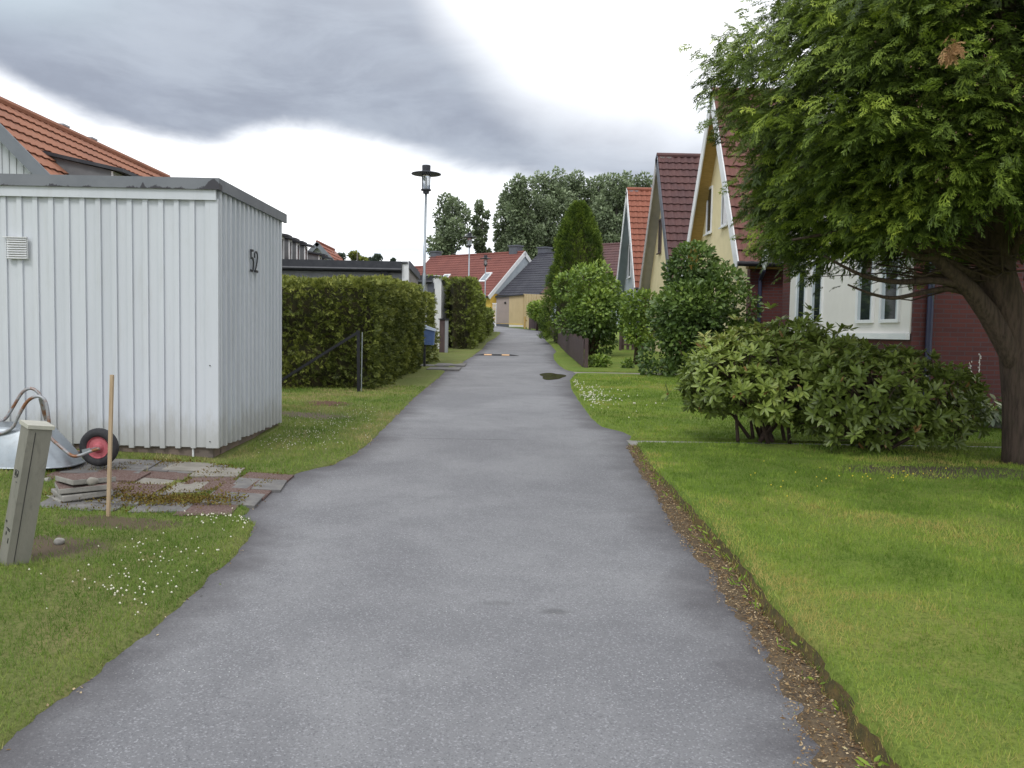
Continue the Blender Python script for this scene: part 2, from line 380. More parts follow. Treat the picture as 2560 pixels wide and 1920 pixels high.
def flashing():
    m, t_, b, _ = newmat('grey_flashing'); tcn = t_.nodes.new('ShaderNodeTexCoord'); v = tcn.outputs['Object']
    sp = t_.nodes.new('ShaderNodeSeparateXYZ'); t_.links.new(v, sp.inputs[0])
    c = mixc(t_, mr(t_, noise(t_, 3, 4, .6, v), .3, .7), (.135, .145, .165), (.17, .18, .20))
    st = t_.nodes.new('ShaderNodeMapping'); t_.links.new(v, st.inputs[0]); st.inputs['Scale'].default_value = (1, 1, .6)
    nn = noise(t_, 5.5, 5, .75, st.outputs[0])
    hgt = mm(t_, 'ADD', mm(t_, 'SUBTRACT', sp.outputs[2], FZ0), mm(t_, 'MULTIPLY', mm(t_, 'SUBTRACT', nn, .56), -.22))
    peel = mr(t_, hgt, .016, .008)
    # large flaked corner: grows towards the corner x = 0 in object space
    cor = mm(t_, 'ADD', mm(t_, 'SUBTRACT', sp.outputs[2], FZ0), mm(t_, 'MULTIPLY', mm(t_, 'ABSOLUTE', sp.outputs[0]), .72))
    pc = mm(t_, 'MULTIPLY', mr(t_, mm(t_, 'ADD', cor, mm(t_, 'MULTIPLY', mm(t_, 'SUBTRACT', nn, .5), .12)), .105, .096), mr(t_, sp.outputs[1], .03, .02))
    s2 = mm(t_, 'ADD', mm(t_, 'SUBTRACT', sp.outputs[2], FZ0), mm(t_, 'MULTIPLY', mm(t_, 'ABSOLUTE', mm(t_, 'ADD', sp.outputs[0], .672)), 2.2))
    p2 = mm(t_, 'MULTIPLY', mr(t_, mm(t_, 'ADD', s2, mm(t_, 'MULTIPLY', mm(t_, 'SUBTRACT', nn, .5), .10)), .066, .057), mr(t_, sp.outputs[1], .03, .02))
    peel = mm(t_, 'MAXIMUM', mm(t_, 'MAXIMUM', mm(t_, 'MULTIPLY', peel, mr(t_, sp.outputs[1], .03, .02)), pc), p2)
    c = mixc(t_, peel, c, (.035, .033, .042))
    t_.links.new(c, b.inputs['Base Color']); b.inputs['Roughness'].default_value = .5; return m

m_white = M('white_painted_wood', (.57, .595, .635), (.52, .545, .585), 2.5, .6, bst=.15, bsc=40, stretch=(1, 1, .15), dirt=((.46, .47, .47), .35))
_t = m_white.node_tree; _p = [n for n in _t.nodes if n.type == 'BSDF_PRINCIPLED'][0]; _src = _p.inputs['Base Color'].links[0].from_socket
_tc = _t.nodes.new('ShaderNodeTexCoord'); _sp = _t.nodes.new('ShaderNodeSeparateXYZ'); _t.links.new(_tc.outputs['Object'], _sp.inputs[0])
_m = mr(_t, mm(_t, 'ADD', _sp.outputs[2], mm(_t, 'MULTIPLY', noise(_t, 6, 6, .75, coords(_t, (1, 1, .35))), -.75)), .02, -.30)
_c = mixc(_t, mm(_t, 'MULTIPLY', _m, .55), _src, (.34, .33, .29))
_st = mr(_t, noise(_t, 5, 5, .7, coords(_t, (7, 7, .25))), .56, .74); _c = mixc(_t, mm(_t, 'MULTIPLY', _st, .30), _c, (.40, .41, .42)); _t.links.new(_c, _p.inputs['Base Color'])
m_whitetrim = M('white_trim', (.74, .74, .75), (.66, .67, .69), 3, .5)
m_brown = M('dark_brown_stain', (.075, .05, .052), (.11, .075, .075), 8, .8, stretch=(1, 1, .3))
m_darkmetal = M('dark_metal', (.035, .037, .045), (.05, .052, .06), 6, .45, .3)
m_black = M('black_paint', (.012, .012, .016), (.02, .02, .024), 6, .4)
m_galv = M('galvanised_metal', (.34, .37, .40), (.27, .30, .33), 5, .42, .6, dirt=((.22, .21, .20), .4))
m_tube = M('weathered_steel_tube', (.33, .34, .36), (.24, .11, .055), 9, .5, .45, lo=.45, hi=.62)
m_rubber = M('rubber', (.022, .022, .026), (.04, .038, .04), 20, .75)
m_rim = M('red_rim', (.45, .12, .14), (.36, .09, .11), 10, .5)
m_wood = M('pale_timber', (.44, .33, .22), (.36, .26, .165), 12, .7, stretch=(4, 4, .6))
m_concrete = M('concrete', (.30, .285, .26), (.22, .21, .195), 5, .9, bst=.3, bsc=60, dirt=((.12, .11, .095), .5))
m_plinth = M('plinth_concrete', (.22, .165, .135), (.15, .125, .11), 4, .9, bst=.3, bsc=40, dirt=((.07, .065, .055), .7))
m_slabpale = M('pale_slab', (.27, .25, .22), (.20, .185, .16), 5, .85, bst=.3, bsc=80, dirt=((.16, .14, .11), .6))
m_slabgrey = M('grey_slab', (.13, .125, .125), (.19, .18, .17), 5, .85, bst=.3, bsc=80, dirt=((.42, .41, .38), .25))
m_slabred = M('red_aggregate_slab', (.105, .058, .05), (.20, .15, .13), 70, .9, bst=.7, bsc=110, lo=.42, hi=.66)
m_soil = M('leaf_litter_soil', (.12, .085, .05), (.075, .055, .038), 14, .95, bst=.9, bsc=50, dirt=((.22, .16, .085), .6))
m_moss = M('moss', (.10, .09, .02), (.16, .10, .03), 12, .95, bst=.9, bsc=70)
m_clay = M('trimmed_turf_edge', (.065, .055, .02), (.13, .085, .03), 16, .95, bst=.9, bsc=60, dirt=((.05, .038, .025), .7))
m_brick = brickmat('dark_red_brick', (.13, .034, .03), (.085, .026, .027), (.085, .06, .07))
m_bark = M('red_brown_bark', (.115, .078, .062), (.05, .034, .029), 7, .9, bst=.9, bsc=18, stretch=(5, 5, .6), dirt=((.09, .10, .045), .5))
m_twig = M('twig_bark', (.09, .06, .045), (.06, .042, .032), 10, .9)
m_greybark = M('grey_bark', (.16, .145, .13), (.11, .10, .09), 4, .9)
m_glass = glassmat()
m_yellow = M('yellow_render', (.76, .65, .40), (.70, .60, .36), 3, .75)
m_ylw2 = M('bright_yellow_paint', (.72, .48, .10), (.66, .44, .10), 3, .7)
m_soffit = M('ochre_soffit', (.44, .29, .10), (.36, .235, .08), 5, .8, stretch=(1, 6, 6))
m_beige = M('beige_cladding', (.53, .42, .25), (.47, .37, .22), 3, .7, stretch=(1, 1, .3))
m_taupe = M('taupe_door', (.33, .27, .25), (.30, .25, .235), 3, .6)
m_greywall = M('pale_grey_cladding', (.42, .46, .50), (.36, .40, .44), 3, .7)
m_greygrey = M('grey_cladding', (.31, .32, .35), (.27, .28, .31), 3, .7)
m_panel = M('cream_wall_panel', (.72, .69, .66), (.68, .65, .62), 2, .6)
m_slate = M('slate_blue_board', (.10, .105, .13), (.085, .09, .11), 4, .6)
m_lightgrey = M('light_grey_board', (.40, .37, .36), (.35, .33, .32), 4, .6)
m_orange = M('orange_roof_tile', (.29, .105, .068), (.23, .085, .055), 1.3, .8, bst=.2, dirt=((.24, .09, .06), .5))
m_salmon = M('salmon_roof_tile', (.32, .14, .085), (.27, .12, .078), 1.0, .85, bst=.2, dirt=((.27, .14, .10), .5))
m_maroon = M('maroon_roof_tile', (.115, .055, .052), (.09, .046, .047), 1.6, .75, bst=.2)
m_redtile = M('red_roof_tile', (.20, .07, .056), (.165, .057, .048), .9, .85, bst=.2, dirt=((.15, .05, .045), .5))
m_brickred = M('brick_red_tile', (.175, .075, .06), (.14, .062, .052), 1.5, .75, bst=.2)
m_blackroof = M('anthracite_roof_tile', (.042, .042, .055), (.06, .06, .072), 1.2, .8, bst=.2)
m_blue = M('blue_plastic', (.13, .21, .42), (.10, .17, .36), 6, .45)
m_pale_lid = M('pale_blue_plastic', (.50, .58, .70), (.42, .5, .62), 6, .4)
m_cab = M('grey_green_cabinet', (.215, .205, .175), (.17, .165, .14), 6, .65, bst=.2, dirt=((.10, .095, .08), .6), stretch=(1, 1, .4))
m_cabtop = M('cabinet_cap', (.43, .42, .36), (.36, .35, .31), 8, .7)
m_reflect = M('amber_reflector', (.75, .45, .22), (.65, .38, .18), 20, .4)
m_pipe = M('dark_blue_downpipe', (.035, .04, .085), (.03, .034, .07), 6, .4)
m_lampglass = M('clear_lamp_glass', (.72, .75, .78), (.66, .69, .72), 4, .12)
_b = [n for n in m_lampglass.node_tree.nodes if n.type == 'BSDF_PRINCIPLED'][0]; _b.inputs['Transmission Weight'].default_value = .75; _b.inputs['IOR'].default_value = 1.05

# ------------------------------------------------------------------ ground
xs = np.concatenate([-np.geomspace(1500, 12, 22), np.linspace(-10, 10, 21), np.geomspace(12, 1500, 22)])
ys = np.concatenate([np.linspace(-60, 0, 5), np.arange(2, 90, 2), np.geomspace(92, 2900, 24)])
X, Y = np.meshgrid(xs, ys); Z = gz(Y)-.07
tag(MB().grid(X, Y, Z).build('ground', lawnmat('far_grass', (.10, .15, .03), (.13, .18, .04), (.18, .16, .07), .4)), kind='structure')
# path: rows follow the read edges
def rows(y0, y1, a=.04):
    out = [y0]
    while out[-1] < y1: out.append(out[-1]+a+.012*max(0, out[-1]-3)*.9)
    out[-1] = y1; return np.array(out)
ry = rows(-4, 61.0)
YL, YR = 53.0, 55.5
l = xL(ry); r = xR(ry)
l = np.where(ry > YL, l-14*sm((ry-YL)/2.2), l); r = np.where(ry > YR, r-.5*(ry-YR), r); r = np.where(ry < Y1a-.1, r+.55*(xE(ry)-r), r)
uu = np.linspace(0, 1, 23)
X = l[:, None]+(r-l)[:, None]*uu[None]; Y = np.repeat(ry[:, None], 23, 1)
Z = gz(Y)+.004-.03*(1-4*(uu[None]-.5)**2)*0
Y = Y - np.where(ry > 58.5, 1, 0)[:, None]*.28*np.clip(X, 0, 4)
po = MB().grid(X, Y, gz(Y)+.004).build('path', None)
a = po.data.attributes.new('edge', 'FLOAT', 'POINT')
dist_l = (X-l[:, None]); dist_r = (r[:, None]-X); a.data.foreach_set('value', np.minimum(dist_l*1.2, dist_r).ravel().astype(np.float32))
po.data.materials.append(asphalt()); tag(po, kind='structure')
# left lawn
SLABS = [(439, 1171, 'g'), (303, 1174, 'g'), (545, 1183, 'p'), (418, 1189, 'r'), (296, 1192, 'r'), (534, 1201, 'r'), (664, 1198, 'r'),
         (368, 1205, 'p'), (648, 1214, 'g'), (488, 1222, 'p'), (333, 1225, 'r'), (609, 1231, 'r'), (300, 1247, 'g'), (584, 1250, 'g'), (412, 1269, 'g'), (521, 1275, 'r'), (205, 1235, 'g'), (190, 1190, 'r'), (180, 1262, 'g'), (230, 1176, 'g'), (380, 1166, 'g'), (420, 1243, 'r'), (365, 1246, 'g'), (245, 1262, 'g'), (250, 1212, 'r'), (240, 1235, 'g'), (575, 1216, 'r'), (250, 1160, 'g'), (330, 1163, 'g'), (470, 1170, 'p'), (505, 1175, 'g')]
SLABP = [(G(u, v, HL), c) for u, v, c in SLABS]
B1 = G(120, 1370, HL); B2 = G(300, 1310, HL); B3 = G(820, 1010, HL); B4 = G(780, 1040, HL); B5 = G(380, 1262, HL)
bareL = [(B1[0], B1[1], .42, .30, (.13, .10, .07)), (B2[0], B2[1], .48, .20, (.12, .095, .06)), (B3[0], B3[1], .40, .55, (.12, .07, .05)), (B4[0], B4[1], .6, .4, (.15, .12, .09)), (B5[0]+.2, B5[1]+.1, .55, .22, (.11, .085, .04))]
m_lawnL = lawnmat('clover_lawn', (.15, .185, .05), (.19, .205, .07), (.28, .23, .11), .7, bareL)
offs = np.array([0, .012, .035, .07, .13, .22, .35, .55, .85, 1.2, 1.7, 2.4, 3.2, 4.5, 6.5, 9, 14, 22, 34])
ry2 = rows(-4, 54.5)
lx = np.where(ry2 > YL, xL(ry2)-14*sm((ry2-YL)/2.2), xL(ry2))
X = lx[:, None]-offs[None]+.01; Y = np.repeat(ry2[:, None], len(offs), 1)
Zl = HL(X, Y)+.006; Zl[:, 0] = gz(Y[:, 0])-.02
tag(MB().grid(X, Y, Zl).build('lawn', m_lawnL, smooth=True), kind='structure')
# right lawn, raised above the path in front of the first walkway
sh = G(2350, 1180, HR)
m_lawnR = lawnmat('mown_lawn', (.15, .22, .04), (.20, .255, .05), (.32, .27, .09), .6, [(sh[0], sh[1], 1.2, .45, (.10, .085, .055))])
ry3 = np.unique(np.concatenate([rows(-4, 58.0), [Y1a-.005, Y1a+.005, Y1b-.005, Y1b+.005, Y2a-.005, Y2a+.005, Y2b-.005, Y2b+.005]]))
e3 = np.where(ry3 < Y1a+.02, xE(ry3), xR(ry3))
offr = np.array([-.03, -.012, .0, .012, .03, .05, .08, .13, .22, .35, .55, .85, 1.3, 1.9, 2.7, 3.7, 5, 7, 10, 15, 24, 36])
X = e3[:, None]+offr[None]; Y = np.repeat(ry3[:, None], len(offr), 1); Zr = HR(X, Y)+.006
Zr[:, 0] = gz(ry3)-.03
me_l = MB().grid(X, Y, Zr).build('lawn', [m_lawnR, m_clay], smooth=True); tag(me_l, kind='structure')
nc = len(offr)-1; mi = np.zeros(len(me_l.data.polygons), int)
rr = np.arange(len(mi))//nc; cc = np.arange(len(mi)) % nc
mi[(cc < 4) & (ry3[rr] < Y1a)] = 1; me_l.data.polygons.foreach_set('material_index', mi)
# litter strip in the gutter between asphalt and lawn edge
ry4 = rows(2.0, Y1a-.05, .03); nU = 9
x0 = xR(ry4)+.52*(xE(ry4)-xR(ry4))-.09+(vnoise(ry4, 3, 9, 1)-.5)*.07; x1 = xE(ry4)+.03; U = np.linspace(0, 1, nU)
X = x0[:, None]+(x1-x0)[:, None]*U; Y = np.repeat(ry4[:, None], nU, 1)
Zs = gz(Y)+.008+vnoise(X, Y, 20, 2)*.016*np.sin(U*math.pi)[None]; Zs[:, 0] = gz(Y[:, 0])-.004; Zs[:, -1] = gz(Y[:, -1])-.01
tag(MB().grid(X, Y, Zs).build('soil', m_soil), kind='structure')
# garden walkways
def walkway(ya, yb, x0f, x1_, mat, dz):
    yy_ = np.linspace(ya, yb, 4); xx = np.linspace(0, 1, 30)
    X = x0f+(x1_-x0f)*xx[None]+0*yy_[:, None]; Y = yy_[:, None]+0*X
    return tag(MB().grid(X, Y, gz(Y)+dz).build('walkway', mat), kind='structure')
walkway(Y1a-.02, Y1b+.02, float(xR(Y1a+.3))-.02, 12, m_concrete, .012)
walkway(Y2a, Y2b, float(xR((Y2a+Y2b)/2))-.04, 14, m_slabpale, .014)
# small paving by the second garage (left)
pv = G(1060, 915)
mb = MB(); 
for i, (u, v) in enumerate([(1090, 912), (1128, 911), (1112, 921)]):
    c = G(u, v, HL); mb.box(c[0]-.42, c[0]+.42, c[1]-.8, c[1]+.8, c[2]-.05, c[2]+.006+i*.004)
tag(mb.build('paving', m_slabgrey), kind='structure')
# paving slabs by the shed: one laid surface
pm = MB()
for i, (c, k) in enumerate(SLABP):
    a_ = R(4+rng.uniform(-4, 4)); hx_ = float(HL(np.array(c[0]+.15), np.array(c[1]))-HL(np.array(c[0]-.15), np.array(c[1])))/.3; ax = _n([math.cos(a_), math.sin(a_), hx_*.8]); ay = _n(np.cross(_n([-hx_*.8, -.03, 1]), ax)); az_ = np.cross(ax, ay)
    pm.obox(c+np.array([0, 0, -.008+.0016*(i % 5)]), ax, ay, az_, .205, .20, .02, {'g': 0, 'p': 1, 'r': 2}[k])
tag(pm.build('paving', [m_slabgrey, m_slabpale, m_slabred]), kind='structure')
SLABXY = np.array([c[:2] for c, k in SLABP])

# puddle
pc = G(1380, 941); th = np.linspace(0, 2*math.pi, 40, endpoint=False)
rr_ = 1+.16*np.sin(3*th+1)+.08*np.sin(5*th)
mb = MB(); mb.add([(pc[0]+.30*rr_[i]*math.cos(th[i])+.05*math.sin(th[i]), pc[1]+1.15*rr_[i]*math.sin(th[i]), gz(pc[1]+1.15*rr_[i]*math.sin(th[i]))+.009) for i in range(40)], [tuple(range(40))])
mp_, tp, bp, _ = newmat('puddle_water'); bp.inputs['Roughness'].default_value = .12; bp.inputs['Specular IOR Level'].default_value = .35
tp.links.new(mixc(tp, mr(tp, noise(tp, 2.4, 4, .6), .45, .55), (.05, .032, .03), (.045, .042, .012)), bp.inputs['Base Color'])  # brown and green plant reflections painted into the water colour
tag(mb.build('puddle', mp_), kind='structure')

# ------------------------------------------------------------------ grass blades, clover, litter (stuff)
def leaves(base, C, A, Nn, L, Wd, tint, shape='diamond'):
    """C base points, A axis, Nn normal, L length, Wd width -> V, F"""
    n = len(C); A = A/np.linalg.norm(A, axis=1, keepdims=True); B = np.cross(Nn, A); B /= np.linalg.norm(B, axis=1, keepdims=True)+1e-9
    Nn = np.cross(A, B); L = L[:, None]; Wd = Wd[:, None]; C = C-base
    if shape == 'tri':
        V = np.stack([C-B*Wd/2, C+B*Wd/2, C+A*L], 1); Fc = np.arange(n*3).reshape(n, 3); return V.reshape(-1, 3), Fc, 3, tint
    if shape == 'diamond':
        V = np.stack([C, C+A*L*.5+B*Wd/2, C+A*L, C+A*L*.5-B*Wd/2], 1); Fc = np.arange(n*4).reshape(n, 4); return V.reshape(-1, 3), Fc, 4, tint
    if shape == 'fold':   # folded leaf: two quads sharing the midrib, edges lifted
        up = Nn*Wd*.18
        V = np.stack([C, C+A*L*.55, C+A*L, C+A*L*.3+B*Wd*.45+up, C+A*L*.72+B*Wd*.42+up, C+A*L*.3-B*Wd*.45+up, C+A*L*.72-B*Wd*.42+up], 1)
        o = (np.arange(n)*7)[:, None]
        Fc = np.concatenate([o+np.array([[0, 3, 4, 1]]), o+np.array([[1, 4, 2, 2]]), o+np.array([[0, 1, 5, 5]]), o+np.array([[1, 2, 6, 5]])], 0)
        # use quads only: (0,3,4,1),(1,4,2) approximated with tris
        T = np.concatenate([o+np.array([[0, 3, 1]]), o+np.array([[3, 4, 1]]), o+np.array([[1, 4, 2]]), o+np.array([[0, 1, 5]]), o+np.array([[5, 1, 6]]), o+np.array([[1, 2, 6]])], 0)
        return V.reshape(-1, 3), T, 3, np.tile(tint, 6)
def rdir(n):
    v = rng.normal(size=(n, 3)); return v/np.linalg.norm(v, axis=1, keepdims=True)
def leafobj(name, data, mat, parent=None, loc=None):
    V, Fc, k, tn = data; me = npmesh(name, V, Fc, k, np.clip(tn, 0, 1)); return link(name, me, mat, parent, loc)

def scatter_lawn(side, y0, y1, xmax, dens):
    pts = []
    y = y0
    while y < y1:
        dy = .25; d = dens(y); Wx = 3.0+(y*.62 if side < 0 else y*.62)
        x_in = float(xL(np.array(y))) if side < 0 else float(xE(np.array(y)) if y < Y1a else xR(np.array(y)))
        x_out = -min(xmax, y*.62+.3) if side < 0 else min(xmax, y*.62+.3)
        wd = abs(x_out-x_in) if (x_out-x_in)*side > 0 else 0
        n = rng.poisson(d*wd*dy)
        if n:
            yy_ = rng.uniform(y, y+dy, n); u = rng.random(n)
            xi = xL(yy_) if side < 0 else np.where(yy_ < Y1a, xE(yy_), xR(yy_))
            pts.append(np.stack([xi+(x_out-xi)*u, yy_], 1))
        y += dy
    return np.concatenate(pts)
def in_slabs(p, r=.17):
    m = np.zeros(len(p), bool)
    for c in SLABXY: m |= (np.abs(p[:, 0]-c[0]) < r+.02) & (np.abs(p[:, 1]-c[1]) < r)
    return m
SHX, SHY = -2.77, 8.4
pL = scatter_lawn(-1, 2.6, 17, 7, lambda y: 7000 if y < 5 else 7000*(5/y)**1.7)
pL = pL[~in_slabs(pL) & ~((pL[:, 0] < SHX+.05) & (pL[:, 1] > SHY-.05) & (pL[:, 1] < 10.9))]
kb = np.zeros(len(pL))
for (bx, by, rx, ry_, _) in bareL: kb = np.maximum(kb, np.clip(1.25-np.hypot((pL[:, 0]-bx)/rx, (pL[:, 1]-by)/ry_), 0, 1))
pL = pL[rng.random(len(pL)) > kb*.9]
pR = scatter_lawn(1, 2.6, 21, 12, lambda y: 7000 if y < 5 else 7000*(5/y)**1.7)
pR = pR[~((pR[:, 1] > Y1a) & (pR[:, 1] < Y1b))]
# thinner under the tree and the shrub
for (bx, by, r1) in ((sh[0], sh[1], 1.1),):
    dd = np.hypot(pR[:, 0]-bx, (pR[:, 1]-by)*1.8)/r1; pR = pR[rng.random(len(pR)) > np.clip(1.1-dd, 0, .75)]
def blades(p, H, tbase, hscale, dryoff):
    n = len(p); z = H(p[:, 0], p[:, 1]); C = np.stack([p[:, 0], p[:, 1], z], 1)
    A = np.stack([rng.normal(0, .45, n), rng.normal(0, .45, n), np.ones(n)], 1); Nn = rdir(n)
    dist = np.maximum(p[:, 1], 3)
    L = rng.uniform(.018, .048, n)*hscale*(1+.03*dist); Wd = rng.uniform(.0028, .005, n)*(dist/4.0)**.8
    patch = vnoise(p[:, 0], p[:, 1], 1.3, dryoff)*.6+vnoise(p[:, 0], p[:, 1], 4.5, dryoff+2)*.4
    tint = np.clip(tbase+(patch-.5)*1.5+(vnoise(p[:, 0], p[:, 1], 16, dryoff+5)-.5)*.35+rng.normal(0, .16, n), 0, 1)
    return leaves(np.zeros(3), C, A, Nn, L, Wd, tint, 'tri')
m_gl = leafmat('clover_grass', [(0, (.11, .19, .03)), (.4, (.19, .275, .05)), (.7, (.28, .32, .085)), (1, (.42, .35, .17))], .6, .2, .2)
m_gr = leafmat('lawn_grass', [(0, (.12, .195, .028)), (.4, (.22, .325, .045)), (.7, (.31, .38, .07)), (1, (.44, .36, .12))], .6, .2, .2)
tag(leafobj('grass', blades(pL, HL, .42, .9, 3), m_gl), 'short clover-flecked grass between the shed and the path', 'grass', kind='stuff')
dR = blades(pR, HR, .34, .85, 6)
# drier moss-yellow rim along the cut edge
er = np.where(pR[:, 1] < Y1a, pR[:, 0]-xE(pR[:, 1]), 9)
tR = dR[3]+np.clip(.65-er*1.7, 0, .6)*sm((vnoise(pR[:, 0], pR[:, 1], 2.2, 8)-.3)*4)
tag(leafobj('grass', (dR[0], dR[1], 3, tR), m_gr), 'bright mown grass blades of the raised lawn right of the path', 'grass', kind='stuff')
# clover heads: tiny faceted balls
def heads(p, H, r0, r1, hz, name, label, mat, cat):
    n = len(p); C = np.stack([p[:, 0], p[:, 1], H(p[:, 0], p[:, 1])+hz+rng.uniform(0, .02, n)], 1); r = rng.uniform(r0, r1, n)
    O = np.array([(1, 0, 0), (-1, 0, 0), (0, 1, 0), (0, -1, 0), (0, 0, 1), (0, 0, -1)], float)
    V = (C[:, None]+O[None]*r[:, None, None]).reshape(-1, 3)
    T = np.array([(0, 2, 4), (2, 1, 4), (1, 3, 4), (3, 0, 4), (2, 0, 5), (1, 2, 5), (3, 1, 5), (0, 3, 5)])
    Fc = ((np.arange(n)*6)[:, None, None]+T[None]).reshape(-1, 3)
    return tag(link(name, npmesh(name, V, Fc, 3), mat), label, cat, kind='stuff')
m_flower = M('clover_white', (.74, .72, .60), (.62, .58, .46), 30, .8); m_buttercup = M('buttercup_yellow', (.75, .60, .05), (.65, .5, .05), 30, .6)
def blob(u, v, su, sv, n, H):
    out = []
    for _ in range(n):
        a_, b_ = rng.normal(u, su), rng.normal(v, sv)
        if b_ > 1010 or H is HR: out.append(G(a_, b_, H)[:2])
    return out
def px_on(side, p):
    p = np.array(p); q = p[:, 0] < xL(p[:, 1])-.03 if side < 0 else p[:, 0] > np.where(p[:, 1] < Y1a, xE(p[:, 1]), xR(p[:, 1]))+.03
    return p[q]
fl = blob(560, 1300, 50, 10, 55, HL)+blob(620, 1325, 14, 14, 30, HL)+blob(420, 1400, 110, 45, 75, HL)+blob(300, 1480, 90, 35, 60, HL)+blob(780, 1095, 70, 16, 120, HL)+blob(830, 1065, 60, 10, 90, HL)+blob(880, 1035, 40, 12, 60, HL)+blob(700, 1110, 40, 12, 50, HL)
fl = px_on(-1, fl); fl = fl[~in_slabs(fl) & ~((fl[:, 0] < SHX+.1) & (fl[:, 1] > 8.3) & (fl[:, 1] < 11))]
sc_ = np.clip(fl[:, 1]/9, .6, 1.3)
fl = fl[rng.random(len(fl)) < .85]; heads(fl, HL, .004, .008, .020, 'clover_flowers', 'white clover heads scattered in the grass left of the path', m_flower, 'flowers')
fr = px_on(1, blob(1475, 990, 22, 12, 130, HR)+blob(1500, 1005, 30, 10, 40, HR)+blob(1445, 962, 10, 6, 20, HR)+blob(1800, 1300, 140, 60, 14, HR)+blob(1560, 1010, 60, 20, 14, HR))
heads(fr[fr[:, 1] > 9], HR, .009, .018, .03, 'daisies', 'cluster of white flowers at the lawn corner beside the path', m_flower, 'flowers')
fy = px_on(1, blob(2200, 1200, 110, 10, 24, HR)+blob(1950, 1210, 120, 22, 12, HR))
heads(fy, HR, .006, .009, .03, 'buttercups', 'few yellow buttercups in the shaded lawn near the rhododendron', m_buttercup, 'flowers')
# litter leaves and small weeds in the gutter
n = 13000; yy_ = rng.uniform(2.6, Y1a, n); f_ = rng.beta(1.7, 1.1, n); xx = xR(yy_)-.06+(xE(yy_)+.02-xR(yy_)+.06)*f_
C = np.stack([xx, yy_, gz(yy_)+.014+rng.uniform(0, .014, n)], 1); A = rng.normal(size=(n, 3)); A[:, 2] *= .3; Nn = np.stack([rng.normal(0, .4, n), rng.normal(0, .4, n), np.ones(n)], 1)
m_lit = leafmat('dry_litter', [(0, (.10, .06, .035)), (.3, (.20, .12, .055)), (.6, (.36, .25, .13)), (.93, (.58, .46, .30)), (1, (.18, .24, .06))], .8, .1, .1)
tag(leafobj('leaf_litter', leaves(np.zeros(3), C, A, Nn, rng.uniform(.006, .03, n)*rng.uniform(.5, 1, n), rng.uniform(.002, .010, n), rng.beta(1.1, 1.6, n)), m_lit), 'dry leaves and bark litter in the gutter below the lawn edge', 'leaf litter', kind='stuff')
n = 900; yy_ = rng.uniform(2.6, 54, n)**1; xx = xL(yy_)+rng.normal(.01, .03, n)
C = np.stack([xx, yy_, gz(yy_)+.01], 1); A = rng.normal(size=(n, 3)); A[:, 2] *= .3; Nn = np.tile([0, 0, 1.], (n, 1))+rng.normal(0, .3, (n, 3))
tag(leafobj('leaf_litter', leaves(np.zeros(3), C, A, Nn, rng.uniform(.01, .03, n), rng.uniform(.005, .014, n), rng.random(n)), m_lit), 'thin line of dry litter along the left edge of the path', 'leaf litter', kind='stuff')
# weeds hanging over the lawn edge
n = 210; cy = rng.uniform(2.7, Y1a, 30); yy_ = np.repeat(cy, 7)+rng.normal(0, .03, n); xx = xE(yy_)+rng.uniform(-.09, .02, n)
C = np.stack([xx, yy_, gz(yy_)+.02+rng.uniform(0, .05, n)], 1); A = np.stack([rng.normal(-.4, .5, n), rng.normal(0, .5, n), rng.uniform(.1, .9, n)], 1)
tag(leafobj('weeds', leaves(np.zeros(3), C, A, rdir(n), rng.uniform(.02, .06, n), rng.uniform(.004, .014, n), rng.uniform(.1, .6, n), 'fold'), m_gr), 'small broad-leaved weeds growing along the raised lawn edge', 'weeds', kind='stuff')
# moss and crumbs over the slabs
n = 2600; k = np.array([B5[0]+.15, B5[1]+.05]); pp = k+rng.normal(0, 1, (n, 2))*np.array([.38, .10]); pp = pp[(pp[:, 0] < xL(pp[:, 1])-.05)]; n = len(pp)
C = np.stack([pp[:, 0], pp[:, 1], HL(pp[:, 0], pp[:, 1])+.03+rng.uniform(0, .012, n)], 1)
m_mossl = leafmat('moss_bits', [(0, (.09, .05, .02)), (.5, (.17, .12, .03)), (1, (.17, .17, .04))], .9, .1, .1)
tag(leafobj('moss', leaves(np.zeros(3), C, rdir(n), rdir(n), rng.uniform(.012, .03, n), rng.uniform(.008, .018, n), rng.random(n)), m_mossl), 'brown moss cushion creeping over the paving slabs', 'moss', kind='stuff')

n = 11000; ci = rng.integers(len(SLABXY), size=n); sd_ = rng.integers(4, size=n); tt = rng.uniform(-.21, .21, n); o1 = np.where(sd_ < 2, np.where(sd_ == 0, -.205, .205), tt); o2 = np.where(sd_ < 2, tt, np.where(sd_ == 2, -.2, .2))
pp = SLABXY[ci]+np.stack([o1, o2], 1)+rng.normal(0, .028, (n, 2)); pp = pp[(pp[:, 0] < xL(pp[:, 1])-.02)]; n = len(pp); k = vnoise(pp[:, 0], pp[:, 1], 3, 2) > .38; pp = pp[k]; n = len(pp)
C = np.stack([pp[:, 0], pp[:, 1], HL(pp[:, 0], pp[:, 1])+.008], 1)
tag(leafobj('moss', leaves(np.zeros(3), C, rdir(n)+np.array([0, 0, .5]), rdir(n), rng.uniform(.012, .035, n), rng.uniform(.005, .012, n), rng.random(n)), m_mossl), 'moss and small grass tufts in the joints between the paving slabs', 'moss', kind='stuff')

